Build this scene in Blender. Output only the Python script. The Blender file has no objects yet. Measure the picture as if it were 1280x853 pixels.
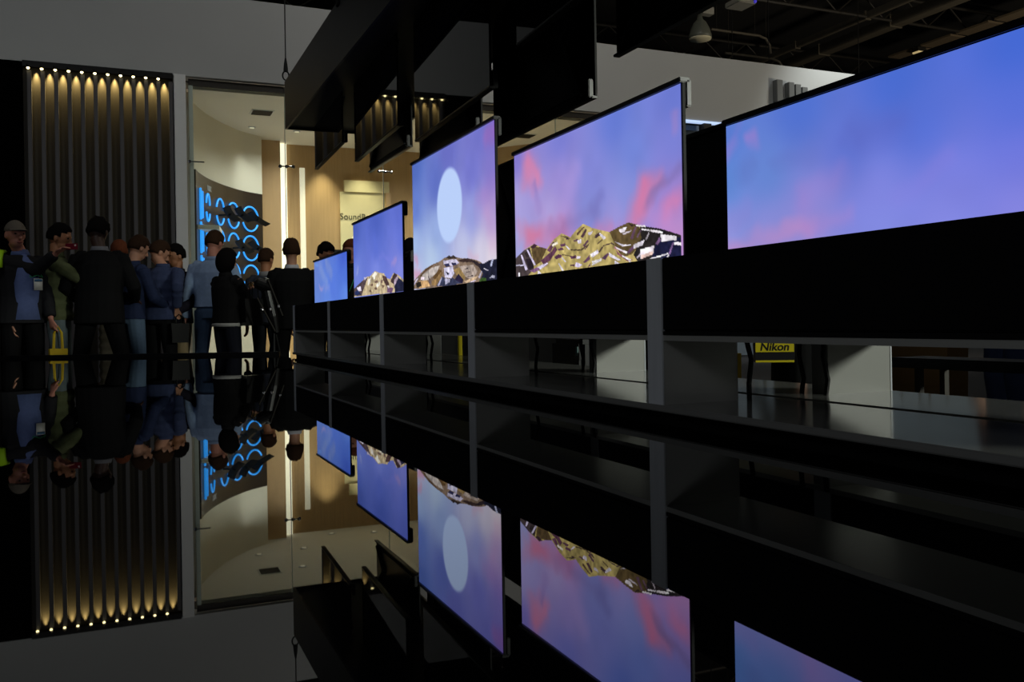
import bpy, bmesh, math, random
import numpy as np
from mathutils import Vector, Matrix

random.seed(7)
C = bpy.context.scene.collection
FLOOR = -0.56
PI = math.pi

# ------------------------------------------------------------------ camera
YAW, ROLL = math.atan(486 / 1120.0), math.atan(0.017)
cam_data = bpy.data.cameras.new('camera')
cam = bpy.data.objects.new('camera', cam_data)
C.objects.link(cam)
r0 = Vector((math.cos(YAW), -math.sin(YAW), 0))
f0 = Vector((math.sin(YAW), math.cos(YAW), 0))
u0 = Vector((0, 0, 1))
rc = r0 * math.cos(ROLL) - u0 * math.sin(ROLL)
uc = r0 * math.sin(ROLL) + u0 * math.cos(ROLL)
cam.matrix_world = Matrix(((rc.x, uc.x, -f0.x, 0), (rc.y, uc.y, -f0.y, 0), (rc.z, uc.z, -f0.z, 0.5), (0, 0, 0, 1)))
cam_data.sensor_width = 36
cam_data.lens = 31.5
cam_data.shift_y = -24.8 / 1280
cam_data.clip_start = 0.05
cam_data.clip_end = 200
bpy.context.scene.camera = cam

# ------------------------------------------------------------------ world, exposure
sc = bpy.context.scene
sc.view_settings.view_transform = 'Standard'
sc.view_settings.look = 'None'
sc.view_settings.exposure = 0.0
sc.view_settings.gamma = 1.0
sc.view_settings.use_curve_mapping = False
world = bpy.data.worlds.new('dim_hall')
sc.world = world
world.use_nodes = True
world.node_tree.nodes['Background'].inputs[0].default_value = (0.9, 0.95, 1.0, 1)
world.node_tree.nodes['Background'].inputs[1].default_value = 0.004

def area(name, loc, target, size, power, color=(1, 1, 1), spread=PI):
    d = bpy.data.lights.new(name, 'AREA')
    d.shape = 'DISK'; d.size = size; d.energy = power; d.color = color; d.spread = spread
    o = bpy.data.objects.new(name, d); C.objects.link(o)
    o.location = loc
    o.rotation_euler = (Vector(target) - Vector(loc)).to_track_quat('-Z', 'Y').to_euler()
    return o
def spot(name, loc, target, power, angle, color=(1, 1, 1), blend=1.0, size=0.03, parent=None):
    d = bpy.data.lights.new(name, 'SPOT')
    d.energy = power; d.color = color; d.spot_size = angle; d.spot_blend = blend; d.shadow_soft_size = size
    o = bpy.data.objects.new(name, d); C.objects.link(o)
    o.location = loc
    o.rotation_euler = (Vector(target) - Vector(loc)).to_track_quat('-Z', 'Y').to_euler()
    if parent:
        o.parent = parent
        o.location = Vector(loc) - parent.location
    return o

# added unseen fill lights for header, stands and roof, plus the sign spot
area('hall_fill', (-3.5, 6, 9.6), (0.5, 16, 5), 2.5, 88, (0.92, 0.96, 1.0))
area('hall_fill', (7, 9, 9.6), (7, 16.8, 5.5), 2.0, 150, (1.0, 0.96, 0.88))
area('hall_fill', (10.2, -6, 4.0), (3.2, 3.6, 0.2), 1.6, 80, (0.95, 1.0, 0.88), 0.9)
area('hall_fill', (-6, -3, 5), (1.6, 4, 0.4), 3.0, 70, (0.93, 0.97, 1.0))
spot('sign_wash', (16.6, 14.4, 9.8), (16.0, 16.8, 5.6), 1250, 0.95, (0.95, 1.0, 0.97), 1.0, 0.1)
area('roof_fill', (21, 8, 2.5), (21, 18, 9.5), 2.0, 480, (1.0, 0.9, 0.72))  # added unseen light that brightens the roof ducts from below

# ------------------------------------------------------------------ materials
def lin(c):
    return tuple((v / 12.92 if v <= 0.04045 else ((v + 0.055) / 1.055) ** 2.4) for v in (x / 255 for x in c))
MATS = {}
def mat(name, col, rough=0.6, metal=0.0, var=0.12, scale=8.0, ior=1.5, bump=0.0, stretch=(1, 1, 1), spec=0.5):
    if name in MATS: return MATS[name]
    m = bpy.data.materials.new(name); m.use_nodes = True
    nt = m.node_tree; b = nt.nodes['Principled BSDF']
    tc = nt.nodes.new('ShaderNodeTexCoord'); mp = nt.nodes.new('ShaderNodeMapping')
    mp.inputs['Scale'].default_value = stretch
    nz = nt.nodes.new('ShaderNodeTexNoise'); nz.inputs['Scale'].default_value = scale; nz.inputs['Detail'].default_value = 3
    cr = nt.nodes.new('ShaderNodeMix'); cr.data_type = 'RGBA'
    l = lin(col)
    cr.inputs[6].default_value = tuple(max(0, v * (1 - var)) for v in l) + (1,)
    cr.inputs[7].default_value = tuple(min(1, v * (1 + var)) for v in l) + (1,)
    nt.links.new(tc.outputs['Object'], mp.inputs[0]); nt.links.new(mp.outputs[0], nz.inputs['Vector'])
    nt.links.new(nz.outputs[0], cr.inputs[0]); nt.links.new(cr.outputs[2], b.inputs['Base Color'])
    b.inputs['Roughness'].default_value = rough; b.inputs['Metallic'].default_value = metal
    b.inputs['IOR'].default_value = ior
    b.inputs['Specular IOR Level'].default_value = spec
    if bump:
        bp = nt.nodes.new('ShaderNodeBump'); bp.inputs['Strength'].default_value = bump
        nt.links.new(nz.outputs[0], bp.inputs['Height']); nt.links.new(bp.outputs[0], b.inputs['Normal'])
    MATS[name] = m
    return m
def emit(name, col, strength):
    if name in MATS: return MATS[name]
    m = bpy.data.materials.new(name); m.use_nodes = True
    nt = m.node_tree; b = nt.nodes['Principled BSDF']
    b.inputs['Base Color'].default_value = lin(col) + (1,)
    b.inputs['Emission Color'].default_value = lin(col) + (1,)
    b.inputs['Emission Strength'].default_value = strength
    MATS[name] = m
    return m
def picture_mat():
    m = bpy.data.materials.new('lit_picture'); m.use_nodes = True
    nt = m.node_tree; b = nt.nodes['Principled BSDF']
    b.inputs['Base Color'].default_value = (0.004, 0.004, 0.004, 1); b.inputs['Roughness'].default_value = 0.25
    b.inputs['Specular IOR Level'].default_value = 0.2
    a = nt.nodes.new('ShaderNodeAttribute'); a.attribute_name = 'picture'
    nt.links.new(a.outputs['Color'], b.inputs['Emission Color'])
    b.inputs['Emission Strength'].default_value = 1.0
    return m
def glass_mat():
    m = bpy.data.materials.new('clear_glass'); m.use_nodes = True
    nt = m.node_tree; nt.nodes.clear()
    out = nt.nodes.new('ShaderNodeOutputMaterial'); mx = nt.nodes.new('ShaderNodeMixShader')
    tr = nt.nodes.new('ShaderNodeBsdfTransparent'); tr.inputs[0].default_value = (0.9, 0.95, 0.92, 1)
    gl = nt.nodes.new('ShaderNodeBsdfGlossy'); gl.inputs['Roughness'].default_value = 0.01
    fr = nt.nodes.new('ShaderNodeFresnel'); fr.inputs[0].default_value = 1.45
    nt.links.new(fr.outputs[0], mx.inputs[0]); nt.links.new(tr.outputs[0], mx.inputs[1]); nt.links.new(gl.outputs[0], mx.inputs[2])
    nt.links.new(mx.outputs[0], out.inputs[0])
    return m

M_MIRROR = mat('black_mirror', (3, 3, 4), 0.012, 0, 0.3, 3, ior=2.5)
M_SCREEN_OFF = mat('dark_screen', (4, 4, 5), 0.02, 0, 0.2, 2.2, ior=1.42, bump=0.03)
M_BLACK = mat('black_plastic', (9, 9, 10), 0.55, spec=0.25)
M_BLACKSATIN = mat('black_satin', (10, 10, 12), 0.3)
M_FABRIC = mat('black_speaker_cloth', (10, 10, 12), 0.9, scale=220, var=0.4, spec=0.15)
M_FASCIA = mat('charcoal_laminate', (36, 36, 35), 0.45, scale=3)
M_UNDER = mat('dark_soffit', (14, 14, 14), 0.6)
M_ALU = mat('brushed_aluminium', (196, 200, 206), 0.5, 0.0, stretch=(1, 1, 0.05), scale=60)
M_STAND = mat('pale_laminate', (150, 150, 146), 0.3, var=0.05, scale=4)
M_SHELF = mat('glossy_grey_shelf', (120, 120, 118), 0.12, var=0.08, scale=5, ior=1.6)
M_HEADER = mat('matte_white_header', (178, 180, 180), 0.8, var=0.03, scale=1.5)
M_POST = mat('grey_painted_post', (222, 224, 224), 0.6, var=0.04)
M_BEIGE = mat('beige_plaster', (212, 208, 196), 0.8, var=0.04, scale=2)
M_CEILROOM = mat('cream_ceiling', (222, 218, 210), 0.85, var=0.03)
M_WOOD = mat('oak_veneer', (178, 146, 104), 0.5, var=0.22, scale=9, stretch=(3, 3, 0.12))
M_WOODLIGHT = mat('pale_oak_veneer', (198, 164, 122), 0.55, var=0.12, scale=12, stretch=(3, 3, 0.15))
M_NICHE = mat('pale_niche_board', (214, 202, 160), 0.7, var=0.04)
M_DARKWALL = mat('dark_brown_backing', (44, 37, 24), 0.7, var=0.3, scale=5, stretch=(1, 1, 0.2))
M_FIN = mat('smoked_timber_fin', (74, 72, 75), 0.6, var=0.2, scale=10, stretch=(4, 4, 0.1))
M_PANELDARK = mat('dark_display_panel', (44, 36, 32), 0.35, var=0.15)
M_CARPET = mat('dark_carpet', (52, 52, 55), 0.95, var=0.3, scale=60)
M_ROOMFLOOR = mat('grey_room_floor', (150, 148, 142), 0.4, var=0.08)
M_HALLCEIL = mat('black_roof_deck', (24, 21, 18), 0.9, var=0.5, scale=0.8)
M_DUCT = mat('dull_metal_duct', (96, 88, 74), 0.6, 0.2, var=0.25, scale=3)
M_STEEL = mat('dark_steel', (44, 40, 34), 0.6, 0.3)
M_CHROME = mat('polished_steel', (190, 190, 190), 0.15, 1.0, var=0.03)
M_WIRE = mat('steel_wire', (60, 60, 60), 0.4, 0.8)
M_LETTER = mat('grey_sign_letter', (100, 102, 102), 0.6, var=0.03)
M_TEXT = mat('grey_lettering', (84, 80, 60), 0.7, var=0.03)
M_GLASS = glass_mat()
M_PICTURE = picture_mat()
E_WARM = emit('warm_bulb', (255, 236, 170), 6.0)
E_STRIP = emit('cream_light_strip', (255, 246, 222), 1.2)
E_STRIPDIM = emit('dim_light_strip', (236, 226, 205), 0.55)
E_COOL = emit('cool_light_strip', (190, 214, 255), 0.9)
E_BLUE = emit('blue_neon', (48, 150, 245), 1.15)

# ------------------------------------------------------------------ mesh helpers
def bx(bm, x0, x1, y0, y1, z0, z1):
    v = [bm.verts.new(p) for p in ((x0, y0, z0), (x1, y0, z0), (x1, y1, z0), (x0, y1, z0), (x0, y0, z1), (x1, y0, z1), (x1, y1, z1), (x0, y1, z1))]
    for f in ((0, 3, 2, 1), (4, 5, 6, 7), (0, 1, 5, 4), (1, 2, 6, 5), (2, 3, 7, 6), (3, 0, 4, 7)):
        bm.faces.new([v[i] for i in f])
    return v
def BM(): return bmesh.new()
def box(x0, x1, y0, y1, z0, z1, bevel=0.0):
    bm = BM(); bx(bm, x0, x1, y0, y1, z0, z1)
    if bevel:
        bmesh.ops.bevel(bm, geom=bm.edges[:], offset=bevel, segments=2, affect='EDGES')
    return bm
def loft(bm, pts, rads, sides=12, ref=Vector((1, 0, 0)), cap=0.5):
    pts = [Vector(p) for p in pts]
    rings = []
    n = len(pts)
    for i, p in enumerate(pts):
        t = (pts[min(i + 1, n - 1)] - pts[max(i - 1, 0)])
        t = t.normalized() if t.length > 1e-6 else Vector((0, 0, 1))
        a = ref - t * ref.dot(t)
        if a.length < 0.05:
            rr = Vector((0, 1, 0)); a = rr - t * rr.dot(t)
        a.normalize(); b = t.cross(a)
        r = rads[i]
        ra, rb = r if isinstance(r, tuple) else (r, r)
        rings.append([bm.verts.new(p + a * ra * math.cos(2 * PI * k / sides) + b * rb * math.sin(2 * PI * k / sides)) for k in range(sides)])
        if i == 0: t0, e0 = t, (ra + rb) / 2
        if i == n - 1: t1, e1 = t, (ra + rb) / 2
    for i in range(n - 1):
        for k in range(sides):
            bm.faces.new((rings[i][k], rings[i][(k + 1) % sides], rings[i + 1][(k + 1) % sides], rings[i + 1][k]))
    c0 = bm.verts.new(pts[0] - t0 * e0 * cap); c1 = bm.verts.new(pts[-1] + t1 * e1 * cap)
    for k in range(sides):
        bm.faces.new((c0, rings[0][(k + 1) % sides], rings[0][k]))
        bm.faces.new((c1, rings[-1][k], rings[-1][(k + 1) % sides]))
def tube(pts, r, sides=8, cap=0.0):
    bm = BM(); loft(bm, pts, [r] * len(pts), sides, cap=cap); return bm
def ellipsoid(bm, c, r, seg=16, rings=10, fn=None, rot=None):
    c = Vector(c); vs = []
    top = None
    def P(th, ph):
        d = Vector((math.sin(th) * math.cos(ph), math.sin(th) * math.sin(ph), math.cos(th)))
        k = fn(d) if fn else 1.0
        p = Vector((d.x * r[0] * k, d.y * r[1] * k, d.z * r[2] * k))
        if rot: p = rot @ p
        return bm.verts.new(c + p)
    top = P(0, 0); bot = P(PI, 0)
    for i in range(1, rings):
        vs.append([P(PI * i / rings, 2 * PI * k / seg) for k in range(seg)])
    for k in range(seg):
        k2 = (k + 1) % seg
        bm.faces.new((top, vs[0][k], vs[0][k2])); bm.faces.new((bot, vs[-1][k2], vs[-1][k]))
        for i in range(rings - 2):
            bm.faces.new((vs[i][k], vs[i + 1][k], vs[i + 1][k2], vs[i][k2]))
def prism(bm, pts, z0, z1):
    a = [bm.verts.new((x, y, z0)) for x, y in pts]; b = [bm.verts.new((x, y, z1)) for x, y in pts]
    n = len(pts)
    bm.faces.new(a[::-1]); bm.faces.new(b)
    for i in range(n):
        bm.faces.new((a[i], a[(i + 1) % n], b[(i + 1) % n], b[i]))
def obj(name, bm, m, parent=None, smooth=False, world=True):
    """one mesh object; with a parent the mesh is moved into the parent's frame"""
    bmesh.ops.recalc_face_normals(bm, faces=bm.faces[:])
    me = bpy.data.meshes.new(name)
    if parent is not None and world:
        loc = Vector((0, 0, 0)); q = parent
        while q is not None:
            loc += q.location; q = q.parent
        bmesh.ops.translate(bm, verts=bm.verts[:], vec=-loc)
    bm.to_mesh(me); bm.free()
    if smooth: me.shade_smooth()
    me.materials.append(m)
    o = bpy.data.objects.new(name, me); C.objects.link(o)
    if parent is not None: o.parent = parent
    return o
def base_obj(name, bm, m, loc):
    """a one-mesh thing whose origin sits at its base"""
    bmesh.ops.recalc_face_normals(bm, faces=bm.faces[:])
    bmesh.ops.translate(bm, verts=bm.verts[:], vec=-Vector(loc))
    me = bpy.data.meshes.new(name); bm.to_mesh(me); bm.free(); me.materials.append(m)
    o = bpy.data.objects.new(name, me); C.objects.link(o); o.location = loc
    return o
def tag(o, label, cat, group=None):
    o['label'] = label; o['category'] = cat
    if group: o['group'] = group
    return o
def thing(name, label, cat, loc=(0, 0, 0), group=None):
    o = bpy.data.objects.new(name, None); C.objects.link(o)
    o.location = loc; o.empty_display_size = 0.1
    return tag(o, label, cat, group)
def struct(name, bm, m, parent=None):
    o = obj(name, bm, m, parent)
    if parent is None: o['kind'] = 'structure'
    return o
def text_obj(name, body, size, m, matrix, parent, depth=0.004, bold=0.0):
    cu = bpy.data.curves.new(name, 'FONT'); cu.body = body; cu.size = size; cu.extrude = depth; cu.offset = bold
    tmp = bpy.data.objects.new(name, cu); C.objects.link(tmp)
    bpy.context.view_layer.update()
    me = bpy.data.meshes.new_from_object(tmp.evaluated_get(bpy.context.evaluated_depsgraph_get()))
    bpy.data.objects.remove(tmp); bpy.data.curves.remove(cu)
    loc = Vector((0, 0, 0)); q = parent
    while q is not None:
        loc += q.location; q = q.parent
    me.transform(Matrix.Translation(-loc) @ matrix)
    me.materials.clear(); me.materials.append(m)
    o = bpy.data.objects.new(name, me); C.objects.link(o); o.parent = parent
    return o
def basis(x, y, loc):
    x = Vector(x).normalized(); y = Vector(y).normalized(); z = x.cross(y)
    return Matrix(((x.x, y.x, z.x, loc[0]), (x.y, y.y, z.y, loc[1]), (x.z, y.z, z.z, loc[2]), (0, 0, 0, 1)))
# ================================================================== SETTING
MZ = 0.167            # top of the black mirror
WY = 16.8             # front plane of the far booth
struct('floor', box(-14, 34, -6, 30, FLOOR - 0.1, FLOOR), M_CARPET)
struct('ceiling', box(-14, 40, -6, 40, 10.6, 10.7), M_HALLCEIL)
struct('wall_header', box(-8, 19.5, WY, WY + 0.35, 4.94, 6.42), M_HEADER)
struct('wall_left', box(-8, -1.46, WY - 0.02, WY + 0.2, FLOOR, 4.94), mat('black_painted_wall', (4, 4, 4), 0.9, spec=0.0))
# slatted wall: backing, fins as parts
sw = struct('wall_slatted', box(-1.46, 0.86, WY, WY + 0.1, FLOOR, 4.94), M_DARKWALL)
struct('top_board', box(-1.46, 0.86, WY - 0.1, WY, 4.84, 4.94), M_BLACK, sw)
NB, X0, DX = 11, -1.365, 0.1985
fin_me = None
for i in range(NB + 1):
    xc = X0 + (i + 0.03) * DX
    if fin_me is None:
        o = obj('slat', box(-0.032, 0.032, -0.13, 0, FLOOR, 4.78, 0.006), M_FIN, sw); fin_me = o.data
        fo = o
    else:
        fo = o.copy(); C.objects.link(fo)
    fo.location = (xc, WY, 0)
struct('wall_post', box(0.875, 1.07, WY - 0.12, WY + 0.2, FLOOR, 4.93, 0.006), M_POST)
# glass-fronted showroom behind
struct('wall_back', box(3.0, 7.7, 21.65, 21.8, FLOOR, 4.85), M_WOOD)
bm = BM(); prism(bm, [(7.6, 21.65), (9.5, 19.3), (10.3, 16.95), (10.45, 16.95), (9.65, 19.4), (7.7, 21.8)], FLOOR, 4.85)
struct('wall_right', bm, M_WOOD)
struct('ceiling.001', box(1.0, 10.4, WY + 0.36, 21.9, 4.8, 4.92), M_CEILROOM)
struct('floor.001', box(1.0, 10.4, WY, 21.9, FLOOR, FLOOR + 0.02), mat('pale_room_floor', (215, 208, 190), 0.5, var=0.05))
CURVE = [(1.19, 17.4), (1.27, 18.03), (1.52, 18.84), (1.78, 19.42), (2.04, 19.9), (2.45, 20.5), (2.95, 20.95)]
def catmull(pts, n=8):
    out = []
    P = [Vector(p) for p in pts]
    for i in range(len(P) - 1):
        a, b, c, d = P[max(i - 1, 0)], P[i], P[i + 1], P[min(i + 2, len(P) - 1)]
        for k in range(n):
            t = k / n
            out.append(0.5 * ((2 * b) + (c - a) * t + (2 * a - 5 * b + 4 * c - d) * t * t + (3 * b - a - 3 * c + d) * t ** 3))
    out.append(P[-1]); return out
CV = catmull(CURVE)
def curve_at(x):
    for a, b in zip(CV[:-1], CV[1:]):
        if a.x <= x <= b.x:
            t = (x - a.x) / (b.x - a.x); p = a.lerp(b, t); d = (b - a).normalized()
            return p, d, Vector((d.y, -d.x))
def curved_strip(x0, x1, off0, off1, z0, z1, n=24):
    bm = BM(); A = []; B = []
    for i in range(n + 1):
        p, d, nn = curve_at(x0 + (x1 - x0) * i / n)
        A.append(tuple(p + nn * off0)); B.append(tuple(p + nn * off1))
    prism(bm, A + B[::-1], z0, z1)
    return bm
struct('wall_curved', curved_strip(1.192, 2.949, -0.25, 0.0, FLOOR, 4.8), M_BEIGE)
pier = struct('wall_pier', box(2.97, 3.42, 21.3, 21.64, FLOOR, 4.8), M_WOODLIGHT)
struct('light_strip', box(3.42, 3.6, 21.52, 21.64, FLOOR + 0.05, 4.78), E_STRIP, pier)
t1 = struct('trim_1', box(3.92, 4.04, 21.6, 21.65, FLOOR + 0.05, 4.25), E_STRIPDIM)
# niche with lettering
ni = struct('wall_niche', box(4.88, 6.0, 21.60, 21.65, FLOOR, 3.72), M_NICHE)
struct('niche_lintel', box(4.98, 6.1, 21.56, 21.65, 3.72, 4.0), M_NICHE, ni)
struct('niche_jamb', box(6.0, 6.12, 21.5, 21.65, FLOOR, 3.72), M_WOODLIGHT, ni)
struct('niche_counter', box(4.72, 5.6, 21.2, 21.6, FLOOR, 2.25), mat('smoky_glass_counter', (112, 128, 116), 0.25), ni)
struct('niche_pillar', box(4.62, 4.8, 21.15, 21.55, FLOOR, 2.27), M_BLACK, ni)
text_obj('lettering', 'SoundBar', 0.21, M_TEXT, basis((1, 0, 0), (0, 0, 1), (4.86, 21.595, 3.05)), ni, 0.006)
# glass front
def pane(n, x0, x1):
    w = struct('window_%d' % n, box(x0, x1, WY + 0.10, WY + 0.14, 4.8, 4.92), M_STEEL)
    struct('glass_pane', box(x0 + 0.004, x1 - 0.004, WY + 0.112, WY + 0.124, FLOOR + 0.02, 4.8), M_GLASS, w)
    struct('glass_edge', box(x0, x0 + 0.012, WY + 0.108, WY + 0.128, FLOOR + 0.02, 4.8), mat('green_glass_edge', (128, 150, 138), 0.3), w)
    return w
w1 = pane(1, 1.13, 2.795); w2 = pane(2, 2.80, 4.66); w3 = pane(3, 4.665, 6.5); w4 = pane(4, 6.505, 8.4); w5 = pane(5, 8.405, 10.3)
struct('edge_frame', box(1.13, 1.2, WY + 0.09, WY + 0.15, FLOOR, 4.8), mat('pale_green_channel', (170, 182, 172), 0.4), w1)
for w, xx, n in ((w1, 1.17, 1), (w2, 2.75, 3), (w3, 4.62, 3)):
    bm = BM()
    loft(bm, [(xx - 0.05, WY + 0.02, 3.43), (xx + 0.20, WY + 0.02, 3.43)], [0.012] * 2, 8)
    for q in range(n):
        ellipsoid(bm, (xx - 0.05 + q * 0.12, WY + 0.03, 3.43), (0.035, 0.035, 0.035), 10, 6)
        loft(bm, [(xx - 0.05 + q * 0.12, WY + 0.03, 3.43), (xx - 0.05 + q * 0.12, WY + 0.11, 3.43)], [0.014] * 2, 8)
    struct('spider_fitting', bm, M_CHROME, w)
# showroom ceiling: vents and downlights
for k, (x, y) in enumerate(((2.63, 18.55), (8.6, 18.9))):
    v = thing('ceiling_vent', ['square grey air vent in the cream showroom ceiling above the curved wall', 'air vent in the cream showroom ceiling beyond the second screen from the right'][k], 'vent', (x, y, 4.785))
    obj('frame', box(x - 0.22, x + 0.22, y - 0.22, y + 0.22, 4.788, 4.80), M_POST, v)
    for q in range(7):
        obj('louvre', box(x - 0.19, x + 0.19, y - 0.19 + q * 0.055, y - 0.16 + q * 0.055, 4.772, 4.79), M_STEEL, v)
DL = [(2.62, 20.0, 6, 1.1, 0), (3.3, 18.6, 34, 2.6, 1), (3.6, 20.1, 30, 2.6, 1), (4.45, 21.2, 34, 1.0, 0), (5.4, 20.9, 26, 1.1, 0), (5.2, 18.6, 44, 2.6, 1), (7.2, 20.9, 30, 1.1, 0), (8.2, 18.4, 44, 2.6, 1), (6.5, 19.6, 44, 2.6, 1)]
DLW = ['behind the air vent', 'nearest to the glass joint', 'deep behind the glass joint', 'over the pale light strip wall', 'over the lettered niche', 'behind the farthest hanging screen', 'right of the lettered niche', 'near the second air vent', 'between niche and right wall']
for k, (x, y, pw, an, wide) in enumerate(DL):
    d = thing('downlight', 'small recessed downlight in the cream showroom ceiling, ' + DLW[k], 'light', (x, y, 4.77), 'downlights of the glass showroom')
    bm = BM(); loft(bm, [(x, y, 4.785), (x, y, 4.80)], [0.075, 0.085], 16, cap=0); obj('ring', bm, M_HEADER, d)
    bm = BM(); loft(bm, [(x, y, 4.774), (x, y, 4.785)], [0.05, 0.05], 14, cap=0); obj('lens', bm, E_STRIPDIM, d)
    tg = (x, y, 0) if wide else {0: (2.75, 20.9, 2.6), 3: (4.45, 21.6, 2.5), 4: (5.4, 21.7, 2.3), 6: (7.4, 21.7, 2.4)}[k]
    spot('downlight_beam', (x, y, 4.76), tg, pw * 8, an, (1.0, 0.88, 0.62) if k in (3, 4, 6) else (1.0, 0.96, 0.88), 1.0, 0.08, d)
# second, cooler room right of the showroom
struct('wall_far_right', box(10.5, 26, 20.5, 20.6, FLOOR, 4.94), mat('blue_grey_wall', (120, 140, 160), 0.7))
struct('ceiling.002', box(10.46, 26, WY + 0.36, 20.5, 4.8, 4.92), mat('pale_blue_ceiling', (140, 156, 176), 0.8))
struct('trim_2', box(10.6, 19.4, WY - 0.03, WY + 0.12, 4.90, 4.94), E_COOL)
struct('wall_pier.001', box(12.1, 12.3, WY, WY + 0.2, 3.9, 4.9), M_STEEL)
# sign letters standing proud of the header
for k, (xa, xb, zt) in enumerate(((14.05, 14.22, 6.03), (14.40, 14.56, 6.0), (14.60, 14.76, 5.97), (14.80, 14.96, 5.92), (15.0, 15.14, 5.84))):
    lab = ['leftmost grey upright bar letter of the sign on the white header', 'first of the grey bar letters close together on the white header', 'second of the grey bar letters close together on the white header',
           'third of the grey bar letters close together on the white header', 'lowest grey bar letter of the header sign behind the large screen edge'][k]
    tag(base_obj('sign_letter', box(xa, xb, WY - 0.16, WY - 0.002, 5.25, zt, 0.005), M_LETTER, ((xa + xb) / 2, WY, 5.25)), lab, 'letter', 'raised sign letters on the header')
# lights along the slats
ORD = ['first', 'second', 'third', 'fourth', 'fifth', 'middle, sixth', 'seventh', 'eighth', 'ninth', 'tenth', 'last, eleventh']
for i in range(NB):
    xc = X0 + i * DX
    d = thing('slat_light', '%s warm spotlight from the left above the dark slatted wall' % ORD[i], 'light', (xc, WY - 0.19, 4.78), 'row of warm spotlights above the slats')
    bm = BM(); ellipsoid(bm, (xc, WY - 0.2, 4.79), (0.024, 0.024, 0.02), 10, 6); obj('bulb', bm, E_WARM, d, True)
    bm = BM(); loft(bm, [(xc, WY - 0.2, 4.80), (xc, WY - 0.2, 4.845)], [0.03, 0.026], 10, cap=0); obj('housing', bm, M_BLACK, d)
    spot('slat_beam', (xc + 0.105, WY - 0.035, 4.835), (xc + 0.105, WY + 0.02, 3.9), 110.0, 0.8, (1.0, 0.74, 0.28), 1.0, 0.02, d)

# ================================================================== ROOF OF THE HALL
def duct(x, z, w, h, y0, y1, label):
    d = thing('roof_duct', label, 'duct', (x, y0, z))
    obj('duct_body', box(x - w / 2, x + w / 2, y0, y1, z - h / 2, z + h / 2, 0.02), M_DUCT, d)
    y = y0 + 1.0
    while y < y1:
        obj('flange', box(x - w / 2 - 0.03, x + w / 2 + 0.03, y, y + 0.06, z - h / 2 - 0.03, z + h / 2 + 0.03), M_DUCT, d); y += 3.0
    return d
duct(21.4, 9.3, 0.42, 0.3, 10, 34, 'wide dull metal duct running along the dark hall roof')
duct(20.3, 9.35, 0.16, 0.2, 10, 34, 'narrow dull metal duct left of the wide one in the hall roof')
duct(23.0, 9.9, 0.2, 0.2, 10, 34, 'slim dark duct right of the wide one in the hall roof')
def truss(x0, x1, y, z, label, gap=0.7, step=0.9, along='x'):
    t = thing('roof_truss', label, 'truss', ((x0 + x1) / 2, y, z))
    P = (lambda a, zz: (a, y, zz))
    for zz in (z, z + gap):
        obj('chord', tube([P(x0, zz), P(x1, zz)], 0.05, 6), M_STEEL, t)
    a = x0; s = 0; first = None
    while a + step <= x1:
        b = obj('brace', tube([P(a, z if s else z + gap), P(a + step, z + gap if s else z)], 0.025, 5), M_STEEL, t) if first is None or first.get(s) is None else None
        if first is None: first = {}
        if b is not None: first[s] = (b, a)
        else:
            src, sa = first[s]; b = src.copy(); C.objects.link(b); b.location.x += a - sa
        a += step; s = 1 - s
    return t
truss(2, 30, 20, 9.3, 'nearest dark lattice truss across the hall roof above the white header')
truss(0, 34, 25, 9.2, 'middle dark lattice truss across the hall roof')
truss(0, 34, 31, 9.0, 'farthest dark lattice truss across the hall roof')
truss(-2, 12, 22, 8.55, 'dark lattice truss just above the white header at the left')
for k in range(4):
    y = 17.6 + k * 1.35
    tag(base_obj('roof_panel', box(24.0, 25.6, y, y + 1.15, 9.25, 9.31), mat('dusty_board', (110, 94, 72), 0.8), (24.8, y + 0.6, 9.25)),
        ['brownish roof board at the right frame edge, nearest of the row', 'second brownish roof board from the right over the large screen', 'third brownish roof board from the right over the large screen', 'farthest brownish roof board of the row over the large screen'][k], 'board', 'brownish boards in the hall roof')
lp = thing('work_light', 'small lit lamp in the dark roof above the large screen', 'lamp', (24.1, 21.6, 9.05))
obj('lamp_body', box(23.95, 24.3, 21.5, 21.75, 9.12, 9.25), M_STEEL, lp)
obj('lamp_lens', box(23.97, 24.28, 21.5, 21.75, 9.07, 9.12), emit('faint_lamp', (255, 225, 160), 0.35), lp)
# high-bay lamp
HB = Vector((12.5, 17.45, 7.05))
hb = thing('pendant_lamp', 'unlit bell-shaped pendant lamp above the white header', 'lamp', HB)
bm = BM(); prof = [(0.27, 0.0), (0.26, 0.08), (0.22, 0.22), (0.15, 0.36), (0.07, 0.44), (0.05, 0.55)]
loft(bm, [HB + Vector((0, 0, z)) for r, z in prof], [r for r, z in prof], 20, cap=0.05); obj('bell_shade', bm, mat('grey_green_enamel', (98, 100, 88), 0.4), hb, True)
bm = BM(); loft(bm, [HB + Vector((0, 0, -0.03)), HB + Vector((0, 0, 0.005))], [0.25, 0.262], 20, cap=0.1); obj('diffuser', bm, mat('cream_diffuser', (225, 215, 180), 0.5), hb, True)
obj('ballast_box', box(HB.x + 0.02, HB.x + 0.34, HB.y - 0.1, HB.y + 0.1, 7.62, 7.8, 0.01), mat('pale_metal_box', (150, 146, 134), 0.5), hb)
obj('hanger', tube([HB + Vector((0, 0, 0.5)), HB + Vector((0, 0, 3.55))], 0.014, 6), M_WIRE, hb)
pj = thing('ceiling_projector', 'flat pale projector hung under the dark hall roof', 'projector', (13.5, 17.2, 7.85))
obj('projector_body', box(13.25, 13.75, 16.95, 17.5, 7.85, 7.98, 0.02), mat('pale_metal_box', (150, 146, 134), 0.5), pj)
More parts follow.
